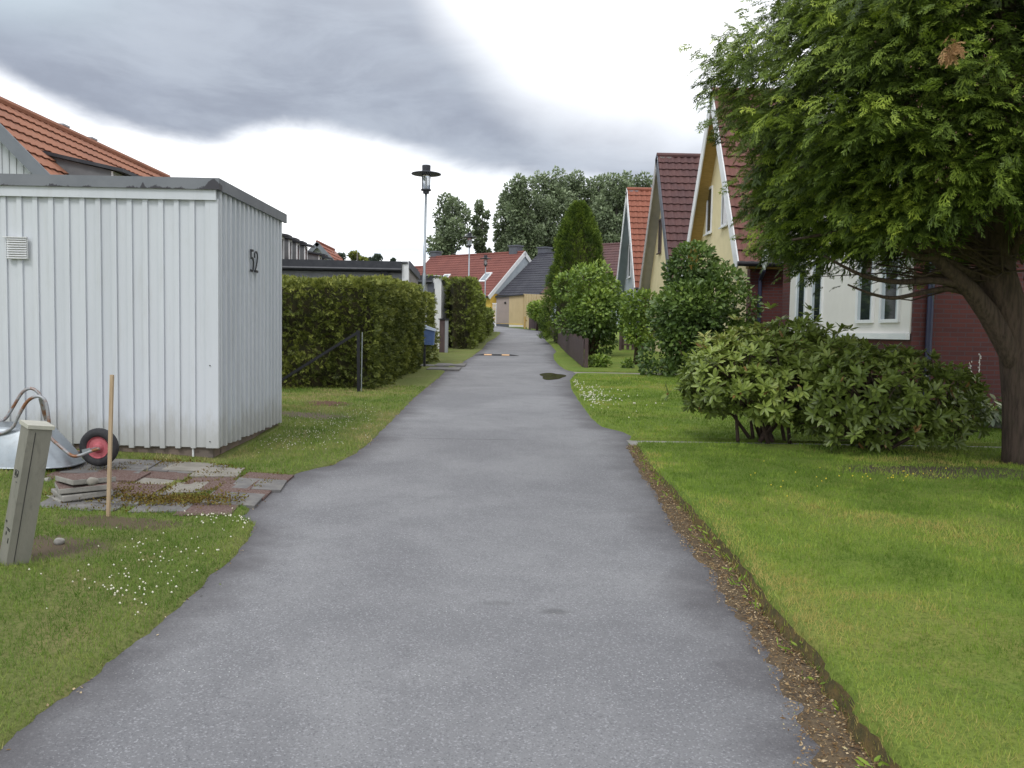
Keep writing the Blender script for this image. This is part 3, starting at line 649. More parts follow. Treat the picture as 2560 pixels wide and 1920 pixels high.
# ------------------------------------------------------------------ shed with number 52
SX, SYn, SYf = -2.77, 8.4, 10.87
zs0, ztop = .362, 2.95
FZ0 = 2.843-.362
shed = thing('shed', 'white board-and-batten garden shed with number 52 and flaking grey roof edge', 'shed', (SX, SYn, zs0))
mb = MB()
mb.siding((SX-5.2, SYn), (1, 0), 5.1, zs0, ztop-.19, (0, -1), .148, .047, .02, .05, .018)
mb.siding((SX, SYn+.035), (0, 1), SYf-SYn-.035, zs0, ztop-.09, (1, 0), .15, .05, .028, .05, .018)
mb.box(SX-5.2, SX-.05, SYn+.06, SYn+.1, zs0+.02, ztop-.1); mb.box(SX-.1, SX-.052, SYn+.1, SYf, zs0+.02, ztop-.1)
mb.box(SX-5.2, SX-.05, SYf-.05, SYf, zs0, ztop-.1)
mb.build('wall', m_white, shed)
MB().box(SX-.1, SX+.022, SYn-.022, SYn+.03, zs0-.012, ztop-.19).build('corner_board', m_white, shed)
mb = MB()
mb.box(SX-5.3, SX+.01, SYn-.045, SYn-.0205, ztop-.205, ztop-.104); mb.build('trim_board', m_white, shed)
m_flash = flashing()
mb = MB(); mb.box(SX-5.3, SX+.05, SYn-.07, SYn-.046, ztop-.108, ztop); mb.box(SX+.026, SX+.05, SYn-.046, SYf+.05, ztop-.11, ztop); mb.box(SX-5.3, SX+.026, SYn-.046, SYf+.05, ztop-.06, ztop-.004)
mb.build('roof_flashing', m_flash, shed)
mb = MB(); gl = HL(np.array(SX-1.5), np.array(SYn))
mb.box(SX-5.1, SX-.05, SYn+.03, SYn+.25, .1, zs0+.06); mb.box(SX-.27, SX-.04, SYn+.25, SYf-.03, .1, zs0+.06); mb.build('plinth', m_plinth, shed)
c1 = P(482, 1120, SYn+.01); MB().box(c1[0]-.008, c1[0]+.008, SYn+.012, SYn+.028, .2, zs0+.02).build('drain_strip', m_whitetrim, shed)
# louvre vent
va = P(18, 594, SYn-.03); vb = P(70, 648, SYn-.03); mb = MB(); mb.box(va[0], vb[0], SYn-.035, SYn-.022, vb[2], va[2])
for i in range(9):
    z = vb[2]+(va[2]-vb[2])*(i+.5)/9; mb.obox(((va[0]+vb[0])/2, SYn-.045, z), (1, 0, 0), (0, 1, .7), (0, -.7, 1), (vb[0]-va[0])/2-.004, .014, .002)
mb.box(va[0]-.03, vb[0]+.004, SYn-.06, SYn-.03, va[2], va[2]+.008)
mb.build('vent_grille', m_whitetrim, shed)
# digits 5 2, wrought look
def strokes(mb, pts, w_, o, t_=.012):
    for p, q in zip(pts[:-1], pts[1:]):
        p = np.array(p); q = np.array(q); e = _n(q-p)*w_*.2
        A_ = (SX+.045, o[0]+(p-e)[0], o[1]+(p-e)[1]); B_ = (SX+.045, o[0]+(q+e)[0], o[1]+(q+e)[1]); mb.beam(A_, B_, (1, 0, 0), w_, t_)
d0 = P(627, 681, 9.4); y5 = (SX+.03)*F/(627-1255); zb = EYE+(826-9-681)/F*y5; hh = .225
for name, y0, segs in (('number_five', y5, [([(.0, .98), (.085, .99)], .03), ([(.01, .98), (.012, .60)], .013), ([(.012, .60), (.05, .64), (.085, .58), (.105, .44), (.10, .25), (.085, .08), (.05, 0.0)], .022), ([(.05, 0), (.0, .02)], .03)]),
                       ('number_two', y5+.15, [([(.0, .68), (.0, .88), (.03, .98), (.07, .98), (.10, .88), (.105, .72), (.09, .5), (.05, .22), (.0, .02)], .016), ([(.0, .03), (.115, .03)], .032)])):
    mb = MB()
    for pts, w_ in segs: strokes(mb, [(a_*1.0, b_*hh) for a_, b_ in pts], w_*.8, (y0, zb))
    mb.build(name, m_darkmetal, shed)
for u, v in ((525, 914), (525, 1104)): c = P(u, v, SYn-.024); MB().tube([c, c+np.array([0, -.006, 0])], .006, 8).build('screw_head', m_black, shed)

# ------------------------------------------------------------------ roofs and gabled houses
def tiles(mb, p0, a, s, n, L, Sl, course=.33, wave=.30, amp=.022, step=.03, seg=6, rake=None):
    """courses of wavy tiles. p0 eave corner, a along eave, s up-slope, n normal. rake(v)->(start, end) lengths."""
    p0 = np.array(p0, float); a = _n(a); s = _n(s); n = _n(n); K = max(1, int(round(Sl/course))); c = Sl/K
    m = max(2, int(L/wave*seg)) if seg else 2
    for k in range(K):
        u0, u1 = (0, L) if rake is None else rake((k+.5)*c)
        if u1-u0 < .05: continue
        us = np.linspace(u0, u1, m+1); wv = amp*np.sin(us/wave*2*math.pi) if seg else us*0
        rows_ = []
        for v_, h in ((k*c-.02, step-.022), (k*c-.02, step), ((k+1)*c, 0.0)):
            vv = v_-(wv*.5 if v_ < k*c else 0)
            rows_.append(p0[None]+us[:, None]*a+np.asarray(vv+0*us)[:, None]*s+(h+wv)[:, None]*n)
        A_ = np.stack(rows_); mb.grid(A_[..., 0], A_[..., 1], A_[..., 2])
def wave_ridge(mb, p, q, r=.09): mb.tube([p, q], r, 8)
def row_house(label, X0, yn, yf, zr, ze, mt_roof, m_wall, m_bN, m_bF, m_soff, Lx=9.5, lower=None, win=(), zbase=None, over=.42, near=None):
    """steep gabled house; gable faces -X (the path), near roof slope faces the camera"""
    ym = (yn+yf)/2; zg = float(gz(ym)); h = thing('gabled_house', label, 'house', (X0+over, ym, zg), 'gabled houses in a row right of the path')
    rise = zr-ze; run = (yf-yn)/2; sl = math.hypot(rise, run)
    ov = .30   # eave overhang
    wn, wf = yn+ov, yf-ov; zw = ze+rise*ov/run
    pitchz = rise/run
    mb = MB(); xw = X0+over
    # gable wall: upper triangle cladding/render and storey below
    mb.add([(xw, wn, zw-.06), (xw, wf, zw-.06), (xw, ym, zr-.08), (xw+.2, wn, zw-.06), (xw+.2, wf, zw-.06), (xw+.2, ym, zr-.08)], [(0, 1, 2), (3, 5, 4), (0, 3, 4, 1), (1, 4, 5, 2), (2, 5, 3, 0)])
    mb.build('gable', m_wall, h)
    lw = MB(); lw.box(xw-.003, xw+.2, wn, wf, zg-.2, zw-.06); nw = MB(); nw.box(xw+.2, X0+Lx, wn, wn+.2, zg-.2, zw-.02); nw.box(xw-.006, xw+.2, wn-.006, wn+.25, zg-.2, zw-.07); nw.build('side_wall', m_brick, h); lw.box(xw+.2, X0+Lx, wf-.2, wf, zg-.2, zw-.02); lw.box(X0+Lx-.2, X0+Lx, wn+.2, wf-.2, zg-.2, zw-.02)
    lw.build('wall', m_brick if lower is None else lower, h)
    # roof slopes
    rf = MB(); sN = (0, run, rise); nN = (0, -rise, run)
    tiles(rf, (X0+.02, yn, ze), (1, 0, 0), sN, nN, Lx, sl, .36, .26, .028, .05)
    sF = (0, -run, rise); nF = (0, rise, run)
    rf.add([(X0+.02, yf, ze), (X0+Lx, yf, ze), (X0+Lx, ym, zr), (X0+.02, ym, zr)], [(0, 1, 2, 3)])
    wave_ridge(rf, (X0, ym, zr+.03), (X0+Lx, ym, zr+.03), .1)
    rf.build('roof', mt_roof, h)
    sf = MB()
    for sgn in (-1, 1):
        ye = yn if sgn < 0 else yf; dn = _n((0, -rise*(-sgn)*-1, run))
        nrm = np.array([0, sgn*rise, run])/sl
        a0 = np.array([X0+.05, ye, ze])-nrm*.07; a1 = np.array([X0+.05, ym, zr])-nrm*.07
        b0 = a0+np.array([over+.1, 0, 0]); b1 = a1+np.array([over+.1, 0, 0])
        sf.add([a0, b0, b1, a1, a0-nrm*.03, b0-nrm*.03, b1-nrm*.03, a1-nrm*.03], [(0, 1, 2, 3), (7, 6, 5, 4), (0, 4, 5, 1), (1, 5, 6, 2), (2, 6, 7, 3), (3, 7, 4, 0)])
    sf.build('soffit', m_soff, h)
    for sgn, mt in ((-1, m_bN), (1, m_bF)):
        ye = yn if sgn < 0 else yf; nrm = np.array([0, sgn*rise, run])/sl
        p = np.array([X0, ye, ze])-nrm*.11; q = np.array([X0, ym, zr])-nrm*.11
        d_ = _n(q-p)
        MB().beam(p-d_*.12, q+d_*(.06 if sgn < 0 else -.02), nrm, .035, .34).build('barge_board', mt, h)
    gt = MB(); gt.tube([(X0-.02, yn-.07, ze-.06), (X0+Lx, yn-.07, ze-.06)], .065, 10); g_ = gt.build('gutter', m_black, h)
    MB().box(X0+.3, X0+Lx, yn+.03, wn+.003, ze-.16, ze-.04).build('fascia_board', m_soff, h)
    dp = MB(); xd = X0+over+.25
    dp.tube([(xd, yn-.07, ze-.1), (xd, yn-.05, ze-.22), (xd, wn-.06, ze-.45), (xd, wn-.06, zg-.1)], .05, 10); dp.build('downpipe', m_pipe, h)
    for (y0, y1, z0, z1, fr) in win:
        wf_ = MB(); x_ = xw
        wf_.box(x_-.045, x_-.004, y0-.07, y0, z0-.07, z1+.07); wf_.box(x_-.045, x_-.004, y1, y1+.07, z0-.07, z1+.07)
        wf_.box(x_-.045, x_-.004, y0, y1, z1, z1+.07); wf_.box(x_-.045, x_-.004, y0, y1, z0-.07, z0); wf_.box(x_-.1, x_-.046, y0-.12, y1+.12, z0-.11, z0-.07)
        w_ = wf_.build('window', fr, h); MB().box(x_-.02, x_-.006, y0, y1, z0, z1).build('pane', m_glass, w_)
    return h, xw, wn, wf, zg, zw
PIT = 8.5
# nearest house, mostly behind the conifer
hA = row_house('dark brick house nearest the camera, cream window wall behind the big conifer', 6.2, 13.5, 20.6, 8.6, 3.35, m_brickred, m_panel, m_whitetrim, m_whitetrim, m_lightgrey, over=.4)
h, xw, wn, wf, zg, zw = hA
mb = MB(); mb.box(xw-.03, xw-.0035, wn+.02, wf-.62, 1.62, zw-.08); mb.build('window_wall', m_panel, h)
def ywall(u, x_): return x_*F/(u-1255)
zs_ = 1.62; MB().box(xw-.09, xw-.031, wn+.0, wf-.6, zs_-.10, zs_+.0).build('window_sill', m_whitetrim, h)
for (ua, ub) in ((1990, 2011), (2029, 2052), (2144, 2180), (2204, 2245)):
    xx_ = xw-.05; y1_, y0_ = ywall(ua, xx_), ywall(ub, xx_); z0_, z1_ = 1.86, 3.1
    wf_ = MB(); e_ = .06
    wf_.box(xw-.07, xw-.0305, y0_-e_, y0_, z0_-e_, z1_+e_); wf_.box(xw-.07, xw-.0305, y1_, y1_+e_, z0_-e_, z1_+e_); wf_.box(xw-.07, xw-.0305, y0_, y1_, z1_, z1_+e_); wf_.box(xw-.07, xw-.0305, y0_, y1_, z0_-e_, z0_)
    w_ = wf_.build('window', m_whitetrim, h); MB().box(xw-.05, xw-.032, y0_, y1_, z0_, z1_).build('pane', m_glass, w_)
    for yy0, yy1 in ((y0_, y0_+.08), (y1_-.13, y1_)): MB().box(xw-.0525, xw-.0505, yy0, yy1, z0_, z1_).build('curtain', m_greywall, w_)
row_house('tall yellow gabled house with ochre soffit and white barge boards, second from the camera', 6.0, 22.1, 28.95, 8.62, 3.42, m_brickred, m_yellow, m_whitetrim, m_whitetrim, m_soffit,
          lower=m_yellow, win=((26.75, 27.3, 4.75, 6.05, m_whitetrim), (24.85, 25.4, 4.75, 6.05, m_whitetrim)))
row_house('yellow gabled house with maroon tiles and slate-grey barge board, third from the camera', 6.0, 31.0, 37.9, 8.55, 3.5, m_maroon, m_yellow, m_slate, m_lightgrey, m_lightgrey,
          lower=m_yellow, win=((35.2, 35.65, 4.9, 6.15, m_brown), (33.1, 33.55, 4.9, 6.15, m_brown)))
row_house('pale grey gabled house with bright orange tiles and white barge boards, fourth from the camera', 6.0, 39.3, 46.0, 8.55, 3.6, m_orange, m_greywall, m_whitetrim, m_whitetrim, m_greywall,
          lower=m_greywall, win=((43.4, 44.1, 4.4, 6.0, m_whitetrim), (41.1, 41.8, 4.4, 6.0, m_whitetrim)))

# ------------------------------------------------------------------ terrace at the end of the path (rotated)
al = R(41); rd = np.array([math.cos(al), -math.sin(al), 0]); sdir = np.array([math.sin(al), math.cos(al), 0])
def terrace(label, R1, Ll, run, zr, ze, mt, wallm, gable_right=True, gmat=None, windows=(), group='terraced houses at the end of the path', bargeR=None, chim=()):
    """R1: right end of ridge (x,y). roof slope faces the camera"""
    R1 = np.array([R1[0], R1[1], 0.0]); zg = float(gz(R1[1]-run))
    h = thing('terraced_house', label, 'house', (*(R1-rd*Ll/2)[:2], zg), group)
    e0 = R1-rd*Ll-sdir*run; rise = zr-ze; sv_ = sdir*run+np.array([0, 0, rise]); sl = np.linalg.norm(sv_); nr = np.cross(rd, sv_); nr = _n(nr)
    rf = MB(); tiles(rf, e0+np.array([0, 0, ze]), rd, sv_, nr, Ll, sl, .36, .3, .012, .03, 3)
    b0 = R1-rd*Ll+sdir*run; b1 = R1+sdir*run; zt = np.array([0, 0, zr]); zz_ = np.array([0, 0, ze])
    rf.add([b1+zz_, b0+zz_, R1-rd*Ll+zt, R1+zt], [(0, 1, 2, 3)]); wave_ridge(rf, R1-rd*Ll+zt, R1+zt, .12); rf.build('roof', mt, h)
    mb = MB(); q = .35
    A_ = R1-rd*(Ll-.1)-sdir*(run-q); B_ = R1-rd*.1-sdir*(run-q); C_ = R1-rd*.1+sdir*(run-q); D_ = R1-rd*(Ll-.1)+sdir*(run-q); zb_ = np.array([0, 0, zg-.5]); zw_ = np.array([0, 0, ze+rise*q/run-.08])
    mb.hexa([A_+zb_, B_+zb_, C_+zb_, D_+zb_, A_+zw_, B_+zw_, C_+zw_, D_+zw_]); mb.build('wall', wallm, h)
    for E in (-rd*.1, -rd*(Ll-.1)):
        mb = MB()
        Bq = R1+E-sdir*(run-q)+zw_; Cq = R1+E+sdir*(run-q)+zw_; T = R1+E+zt-np.array([0, 0, .1]); o_ = rd*.05
        mb.add([Bq-o_, Cq-o_, T-o_, Bq+o_, Cq+o_, T+o_], [(0, 1, 2), (3, 5, 4), (0, 3, 4, 1), (1, 4, 5, 2), (2, 5, 3, 0)])
        mb.build('gable', gmat or wallm, h)
    if bargeR:
        p = R1+rd*.04-sdir*run+zz_-nr*.1; MB().beam(p-_n(sv_)*.1, R1+rd*.04+zt-nr*.1, nr, .06, .34).build('barge_board', bargeR, h)
        n2_ = nr*np.array([-1, -1, 1]); sv2 = -sdir*run+np.array([0, 0, rise]); n2_ = _n(np.cross(sv2, rd))
        MB().beam(R1+rd*.04+sdir*run+zz_-n2_*.1, R1+rd*.04+zt-n2_*.1, n2_, .06, .34).build('barge_board', bargeR, h)
    for (t_, hgt, w_) in windows:   # roof windows: t_ along from right end, hgt fraction up the slope
        c = R1-rd*t_-sdir*run+zz_+sv_*hgt+nr*.05
        f_ = MB(); sn = _n(sv_)
        for k, m_ in ((-.5, 1), (.5, 1)): f_.obox(c+rd*k*w_*.86, rd, sn, nr, w_*.07, .62, .05)
        for k in (-.55, .55): f_.obox(c+sn*k, rd, sn, nr, w_*.36, .07, .049)
        fo = f_.build('roof_window', m_whitetrim, h); MB().obox(c, rd, sn, nr, w_*.35, .48, .03).build('pane', m_galv, fo)
    for (t_, s_, hh_, w_) in chim:
        c = R1-rd*t_+sdir*s_; mb = MB(); mb.obox(c+np.array([0, 0, zr-.4+hh_/2]), rd, sdir, (0, 0, 1), w_, .4, .4+hh_/2); mb.obox(c+np.array([0, 0, zr+hh_+.03]), rd, sdir, (0, 0, 1), w_+.08, .48, .06)
        mb.build('chimney', m_slate, h)
    MB().beam(e0+zz_-sdir*.08-np.array([0, 0, .08]), e0+rd*Ll+zz_-sdir*.08-np.array([0, 0, .08]), (0, 0, 1), .14, .12).build('gutter', m_black, h)
    return h, R1, nr, sv_
def zat(v, u, Y): return P(u, v, Y)[2]
RZ = zat(630, 1312, 75); 
R1 = P(1312, 630, 75)
terrace('red tiled terraced house with yellow wall and white barge board at the path end', R1, 11.6, 4.6, RZ, zat(740, 1225, 71.5), m_redtile, m_ylw2, gmat=m_greywall, bargeR=m_whitetrim,
        windows=((2.1, .42, .8), (7.1, .42, .8), (9.9, .42, .8)), chim=((1.2, .2, .55, .45), (11.2, .3, .5, .35)))
Rb = np.array([R1[0], R1[1], 0])+sdir*1.83
terrace('black tiled terraced house between the red roofs at the path end', Rb+rd*4.9, 4.85, 5.4, RZ-.02, zat(738, 1245, 72), m_blackroof, m_ylw2, chim=((4.4, .3, .5, .45),))
Rc = Rb+rd*4.95+sdir*.0
terrace('maroon tiled terraced house showing behind the columnar conifer', Rc+rd*9.0-sdir*.6, 8.95, 5.2, RZ+.35, zat(738, 1245, 72)+.1, m_maroon, m_greywall, bargeR=m_whitetrim)
# white verge between black and maroon roofs
Rl = np.array([R1[0], R1[1], 0])-rd*11.6+sdir*1.0
terrace('low dark red terraced house with its roof showing left of the lamp post', Rl-rd*.1, 13.0, 5.0, RZ-.75, RZ-5.2, m_redtile, m_ylw2)

# ------------------------------------------------------------------ left side houses
def left_house(label, y0, y1, Xr, zr, Xe, ze, dorm, mt, chim=(), near_gable=False, mark=0):
    ym = (y0+y1)/2; zg = float(gz(ym)); h = thing('long_house', label, 'house', (Xr, ym, zg), 'long houses behind the sheds left of the path')
    run = Xe-Xr; rise = zr-ze; sl = math.hypot(run, rise); rf = MB()
    tiles(rf, (Xe, y0, ze), (0, 1, 0), (-run, 0, rise), (rise, 0, run), y1-y0, sl, .42, .3, .014, .045, 6)
    rf.add([(Xr-run, y0, ze), (Xr-run, y1, ze), (Xr, y1, zr), (Xr, y0, zr)], [(0, 1, 2, 3)]); rf.tube([(Xr, y0, zr+.04), (Xr, y1, zr+.04)], .1, 8); rf.build('roof', mt, h)
    q = .35; wl = MB(); yA = y0+.45; yB = y1-.2
    zt_ = ze+rise*q/run-.1
    wl.siding((Xr-run+q, yA), (1, 0), 2*(run-q), zg-.2, lambda s_: zr-.12-abs(s_-(run-q))*rise/run, (0, -1), .16, .05, .02, .1)
    wl.box(Xe-q-.15, Xe-q, yA, yB, zg-.2, zt_); wl.box(Xr-run+q, Xr-run+q+.15, yA, yB, zg-.2, zt_)
    wl.add([(Xr-run+q, yB, zg-.2), (Xe-q, yB, zg-.2), (Xe-q, yB, zt_), (Xr, yB, zr-.12), (Xr-run+q, yB, zt_)], [(0, 1, 2, 3, 4)])
    wl.build('wall', m_white, h)
    for sg_ in (1, -1):
        nrm = _n((sg_*rise, 0, run)); p = np.array([Xr+sg_*run, y0-.02, ze])-nrm*.08; q_ = np.array([Xr, y0-.02, zr])-nrm*.08
        MB().beam(p, q_, nrm, .05, .27).build('barge_board', m_galvboard, h)
        a0 = p+np.array([0, .05, 0])-nrm*.05; a1 = q_+np.array([0, .05, 0])-nrm*.05; d_ = np.array([0, .42, 0])
        MB().add([a0, a0+d_, a1+d_, a1, a0-nrm*.03, a0+d_-nrm*.03, a1+d_-nrm*.03, a1-nrm*.03], [(0, 1, 2, 3), (7, 6, 5, 4), (0, 4, 5, 1), (1, 5, 6, 2), (2, 6, 7, 3), (3, 7, 4, 0)]).build('soffit', m_galvboard, h)
    for (c, w_) in chim:
        mb = MB(); mb.box(Xr-.9, Xr-.58, c, c+w_, zr-1.2, zr+.40); mb.box(Xr-.93, Xr-.55, c-.03, c+w_+.03, zr+.401, zr+.45); mb.build('chimney', m_greygrey, h)
    for (ya, yb, Xf, zt2) in dorm:
        zj = zt2+.30; xb = Xr+(zr-zj)/rise*run; zb2 = zr-(Xf-Xr)/run*rise
        d = MB()
        d.add([(xb, ya, zj), (Xf, ya, zt2-.02), (Xf, ya, zb2), (xb, yb, zj), (Xf, yb, zt2-.02), (Xf, yb, zb2)], [(0, 2, 1), (3, 4, 5), (0, 1, 4, 3), (1, 2, 5, 4)])
        do = d.build('dormer', m_slate2, h)
        sl_ = .30/(Xf-xb); zq = zt2-.32*sl_; zp = zj+.1*sl_; MB().hexa([(xb-.1, ya-.12, zp), (Xf+.32, ya-.12, zq), (Xf+.32, yb+.12, zq), (xb-.1, yb+.12, zp), (xb-.1, ya-.12, zp+.08), (Xf+.32, ya-.12, zq+.08), (Xf+.32, yb+.12, zq+.08), (xb-.1, yb+.12, zp+.08)]).build('dormer_roof', m_darkmetal, do)
        fr_ = MB(); fr_.box(Xf, Xf+.04, ya, ya+.09, zb2, zt2-.03); fr_.box(Xf, Xf+.04, yb-.09, yb, zb2, zt2-.03); fr_.box(Xf, Xf+.04, ya+.09, yb-.09, zt2-.13, zt2-.03); fr_.box(Xf, Xf+.04, ya+.09, yb-.09, zb2, zb2+.1)
        fr_.build('window_frame', m_whitetrim, do); MB().box(Xf+.003, Xf+.02, ya+.09, yb-.09, zb2+.1, zt2-.13).build('pane', m_glass, do)
    return h
m_galvboard = M('blue_grey_board', (.17, .185, .21), (.15, .165, .19), 4, .6); m_slate2 = M('grey_dormer_cheek', (.15, .155, .165), (.12, .125, .135), 5, .6)
hl = left_house('long white house with salmon tiled roof rising behind the number 52 shed', 19.3, 31.2, -12.0, 6.74, -8.6, 3.3, [(20.6, 25.0, -9.25, 5.15)], m_salmon, chim=((25.0, .32), (26.7, .32)))
left_house('white house with row of dark flat-roofed dormers just right of the shed', 32.4, 43.5, -12.0, 6.7, -8.4, 3.3, [(33.95, 34.35, -8.7, 5.1), (35.2, 35.65, -8.7, 5.1), (36.5, 37.0, -8.7, 5.1), (37.95, 38.45, -8.7, 5.1), (40.9, 41.4, -8.7, 4.95), (42.2, 42.6, -8.7, 4.9)], m_salmon)
left_house('house whose orange tiled gable end shows beyond the dark dormers', 55.5, 61.0, -11.9, 6.95, -8.2, 3.0, [], m_orange)

# ------------------------------------------------------------------ garages behind the hedge
def garage(label, X0, y0, y1, xl, ztop_, front, frontm, dark, group='flat roofed garages left of the path', cornerw=.17):
    zg = float(gz(y0)); h = thing('garage', label, 'garage', (X0, y0, zg), group)
    mb = MB(); mb.siding((xl, y0), (1, 0), X0-xl-cornerw, zg-.1, ztop_-.2, (0, -1), .17, .03, .015, .1); mb.build('front_wall', frontm, h)
    mb = MB(); mb.siding((X0, y0+.02), (0, 1), y1-y0, zg-.1, ztop_-.1, (1, 0), .17, .03, .012, .1); mb.build('side_wall', dark, h)
    MB().box(X0-cornerw, X0+.03, y0-.12, y0+.02, zg-.1, ztop_+.02).build('corner_pillar', m_whitetrim, h)
    mb = MB(); mb.box(xl, X0-cornerw-.003, y0-.22, y0-.16, ztop_-.24, ztop_); mb.box(xl, X0-cornerw-.003, y0-.08, y0-.03, ztop_-.33, ztop_-.28); mb.box(xl, X0, y0-.16, y1, ztop_-.06, ztop_-.01)
    mb.tube([(xl, y0-.27, ztop_-.25), (X0-cornerw-.01, y0-.27, ztop_-.25)], .05, 8); mb.build('roof_edge', m_darkmetal, h)
    mb = MB(); za, zb_ = ztop_+.02, ztop_-.12; mb.hexa([(X0+.031, y0-.12, za-.22), (X0+.07, y0-.12, za-.22), (X0+.07, y1, zb_-.22), (X0+.031, y1, zb_-.22), (X0+.031, y0-.12, za), (X0+.07, y0-.12, za), (X0+.07, y1, zb_), (X0+.031, y1, zb_)]); mb.build('fascia_board', m_slate, h)
    return h
zt1 = P(1013, 655, 26)[2]
gA = garage('grey flat roofed garage with white corner pillar rising behind the clipped hedge', P(1020, 700, 26)[0], 26.0, 29.0, -8.2, zt1, None, m_greygrey, m_lightgrey)
xq = P(962, 700, 25.9)[0]; MB().box(xq-.1, xq+.1, 25.86, 25.92, .5, zt1-.28).build('door_post', m_darkmetal, gA)
zt2_ = P(1092, 690, 35)[2]
gB = garage('second garage with tall white corner wall next to the brown cabinet', P(1101, 800, 35)[0], 35.0, 39.0, -8.0, zt2_, None, m_whitetrim, m_whitetrim, cornerw=.32)
xq = P(1076, 700, 34.8)[0]; MB().box(xq-.12, xq+.14, 34.84, 34.9, .6, zt2_-.28).build('door_post', m_slate, gB)
pn = P(1085, 725, 34.9); MB().box(pn[0], pn[0]+.03, 34.85, 34.875, pn[2]-.25, pn[2]+.05).build('wall_plate', m_black, gB)
# brown cabinet
c = G(1108, 881, HL); kb_ = thing('cabinet', 'narrow brown cabinet with grey edge beside the white garage wall', 'cabinet', c)
mb = MB(); mb.box(c[0]-.14, c[0]+.06, c[1]-.15, c[1]+.25, c[2]-.03, c[2]+1.22); mb.build('body', m_brown, kb_)
MB().box(c[0]+.063, c[0]+.17, c[1]-.15, c[1]+.25, c[2]-.03, c[2]+1.2).build('side_panel', m_greygrey, kb_)
MB().box(c[0]-.18, c[0]+.20, c[1]-.19, c[1]+.29, c[2]+1.221, c[2]+1.26).build('lid', m_darkmetal, kb_)

# ------------------------------------------------------------------ sheds across the end of the path
Ys = 62.0
def px(u, v, Y=Ys): return P(u, v, Y)
a1 = px(1240, 809); a2 = px(1308, 811); a3 = px(1372, 815, 59.5); zt_ = px(1240, 744)[2]
sb = thing('shed', 'beige flat roofed shed with taupe door across the end of the path', 'shed', a1, 'sheds')
del sb['group']
zb_ = a1[2]+.02
def wallseg(p, q, z0, z1a, z1b, name, mat, pitch=.18, rz_=.012):
    d_ = np.array([q[0]-p[0], q[1]-p[1]]); L = np.linalg.norm(d_); nrm = np.array([d_[1], -d_[0]])/L
    return MB().siding(p, (*d_, 0), L, z0, lambda s_: z1a+(z1b-z1a)*s_/L, (*nrm, 0), pitch, .03, rz_, .12).build(name, mat, sb)
pd = px(1272, 810); zA = px(1240, 744)[2]; zB = px(1308, 738)[2]
wallseg(a1, pd, zb_, zA, (zA+zB)/2, 'door', m_taupe, .3, .004); wallseg(pd, a2, zb_, (zA+zB)/2, zB, 'front_wall', m_beige, .25, .006)
wallseg(a2, a3, zb_-.3, zB+.1, zB-.05, 'side_wall', m_beige, .3, .035)
MB().hexa([(a1[0]-.1, Ys-.15, zA), (a2[0]-.02, Ys-.15, zB), (a2[0]+.3, Ys+3, zB+.1), (a1[0]-.1, Ys+3, zA+.1), (a1[0]-.1, Ys-.15, zA+.1), (a2[0]-.02, Ys-.15, zB+.08), (a2[0]+.3, Ys+3, zB+.18), (a1[0]-.1, Ys+3, zA+.2)]).build('roof', m_darkmetal, sb)
MB().box(a1[0], pd[0]-.005, Ys-.05, Ys+.1, a1[2]-.5, zb_-.03).build('plinth', m_slate, sb)
MB().box(pd[0]+.02, a2[0], Ys-.08, Ys+.1, a1[2]-.28, zb_-.08).build('step_board', m_panel, sb)
dk = px(1263, 757, Ys-.05); MB().lathe(dk, [(.05, -.03), (.08, 0), (.05, .05)], 10, axis='y').build('lamp', m_black, sb)
# small yellow post pair
c = px(1315, 818, 58.6); t_ = thing('gate_post', 'short ochre wooden posts at the corner of the beige shed', 'post', c)
for dx in (-.09, .12): MB().box(c[0]+dx-.05, c[0]+dx+.05, c[1]-.05, c[1]+.05, c[2]-.1, c[2]+.72).build('post', m_soffit if dx < 0 else m_beige, t_)
MB().box(c[0]-.09, c[0]+.12, c[1]+.051, c[1]+.08, c[2]+.4, c[2]+.5).build('rail', m_soffit, t_)
# white lattice gate and triangular sign
ga, gb = px(1231, 809, 60.4), px(1241, 760, 60.4); t_ = thing('trellis', 'white slatted trellis left of the taupe shed door', 'trellis', (ga[0], 60.4, ga[2]))
mb = MB(); mb.box(ga[0], ga[0]+.03, 60.38, 60.42, ga[2]-.2, gb[2]); mb.box(gb[0]-.03, gb[0], 60.38, 60.42, ga[2]-.2, gb[2]); mb.build('frame', m_whitetrim, t_)
mb = MB()
for z in np.arange(ga[2], gb[2], .1): mb.box(ga[0]+.03, gb[0]-.03, 60.39, 60.41, z, z+.045)
mb.build('slats', m_whitetrim, t_)
MB().box(ga[0]-.03, gb[0]+.03, 60.36, 60.44, gb[2]+.002, gb[2]+.06).build('top_rail', m_whitetrim, t_)
c = px(1234.5, 815, 59.4); t_ = thing('warning_sign', 'white triangular sign with dark figure standing on the ground by the trellis', 'sign', c)
W_ = .175; MB().add([(c[0]-W_, 59.4, c[2]), (c[0]+W_, 59.4, c[2]), (c[0]-.02, 59.5, c[2]+.46), (c[0]-W_, 59.43, c[2]), (c[0]+W_, 59.43, c[2]), (c[0]-.02, 59.53, c[2]+.46)], [(0, 1, 2), (3, 5, 4), (0, 3, 4, 1), (1, 4, 5, 2), (2, 5, 3, 0)]).build('plate', m_whitetrim, t_)
MB().obox((c[0]+.0, 59.405, c[2]+.14), (1, 0, .2), (0, 1, -.2), (0, .2, 1), .028, .006, .07).build('symbol', m_black, t_)

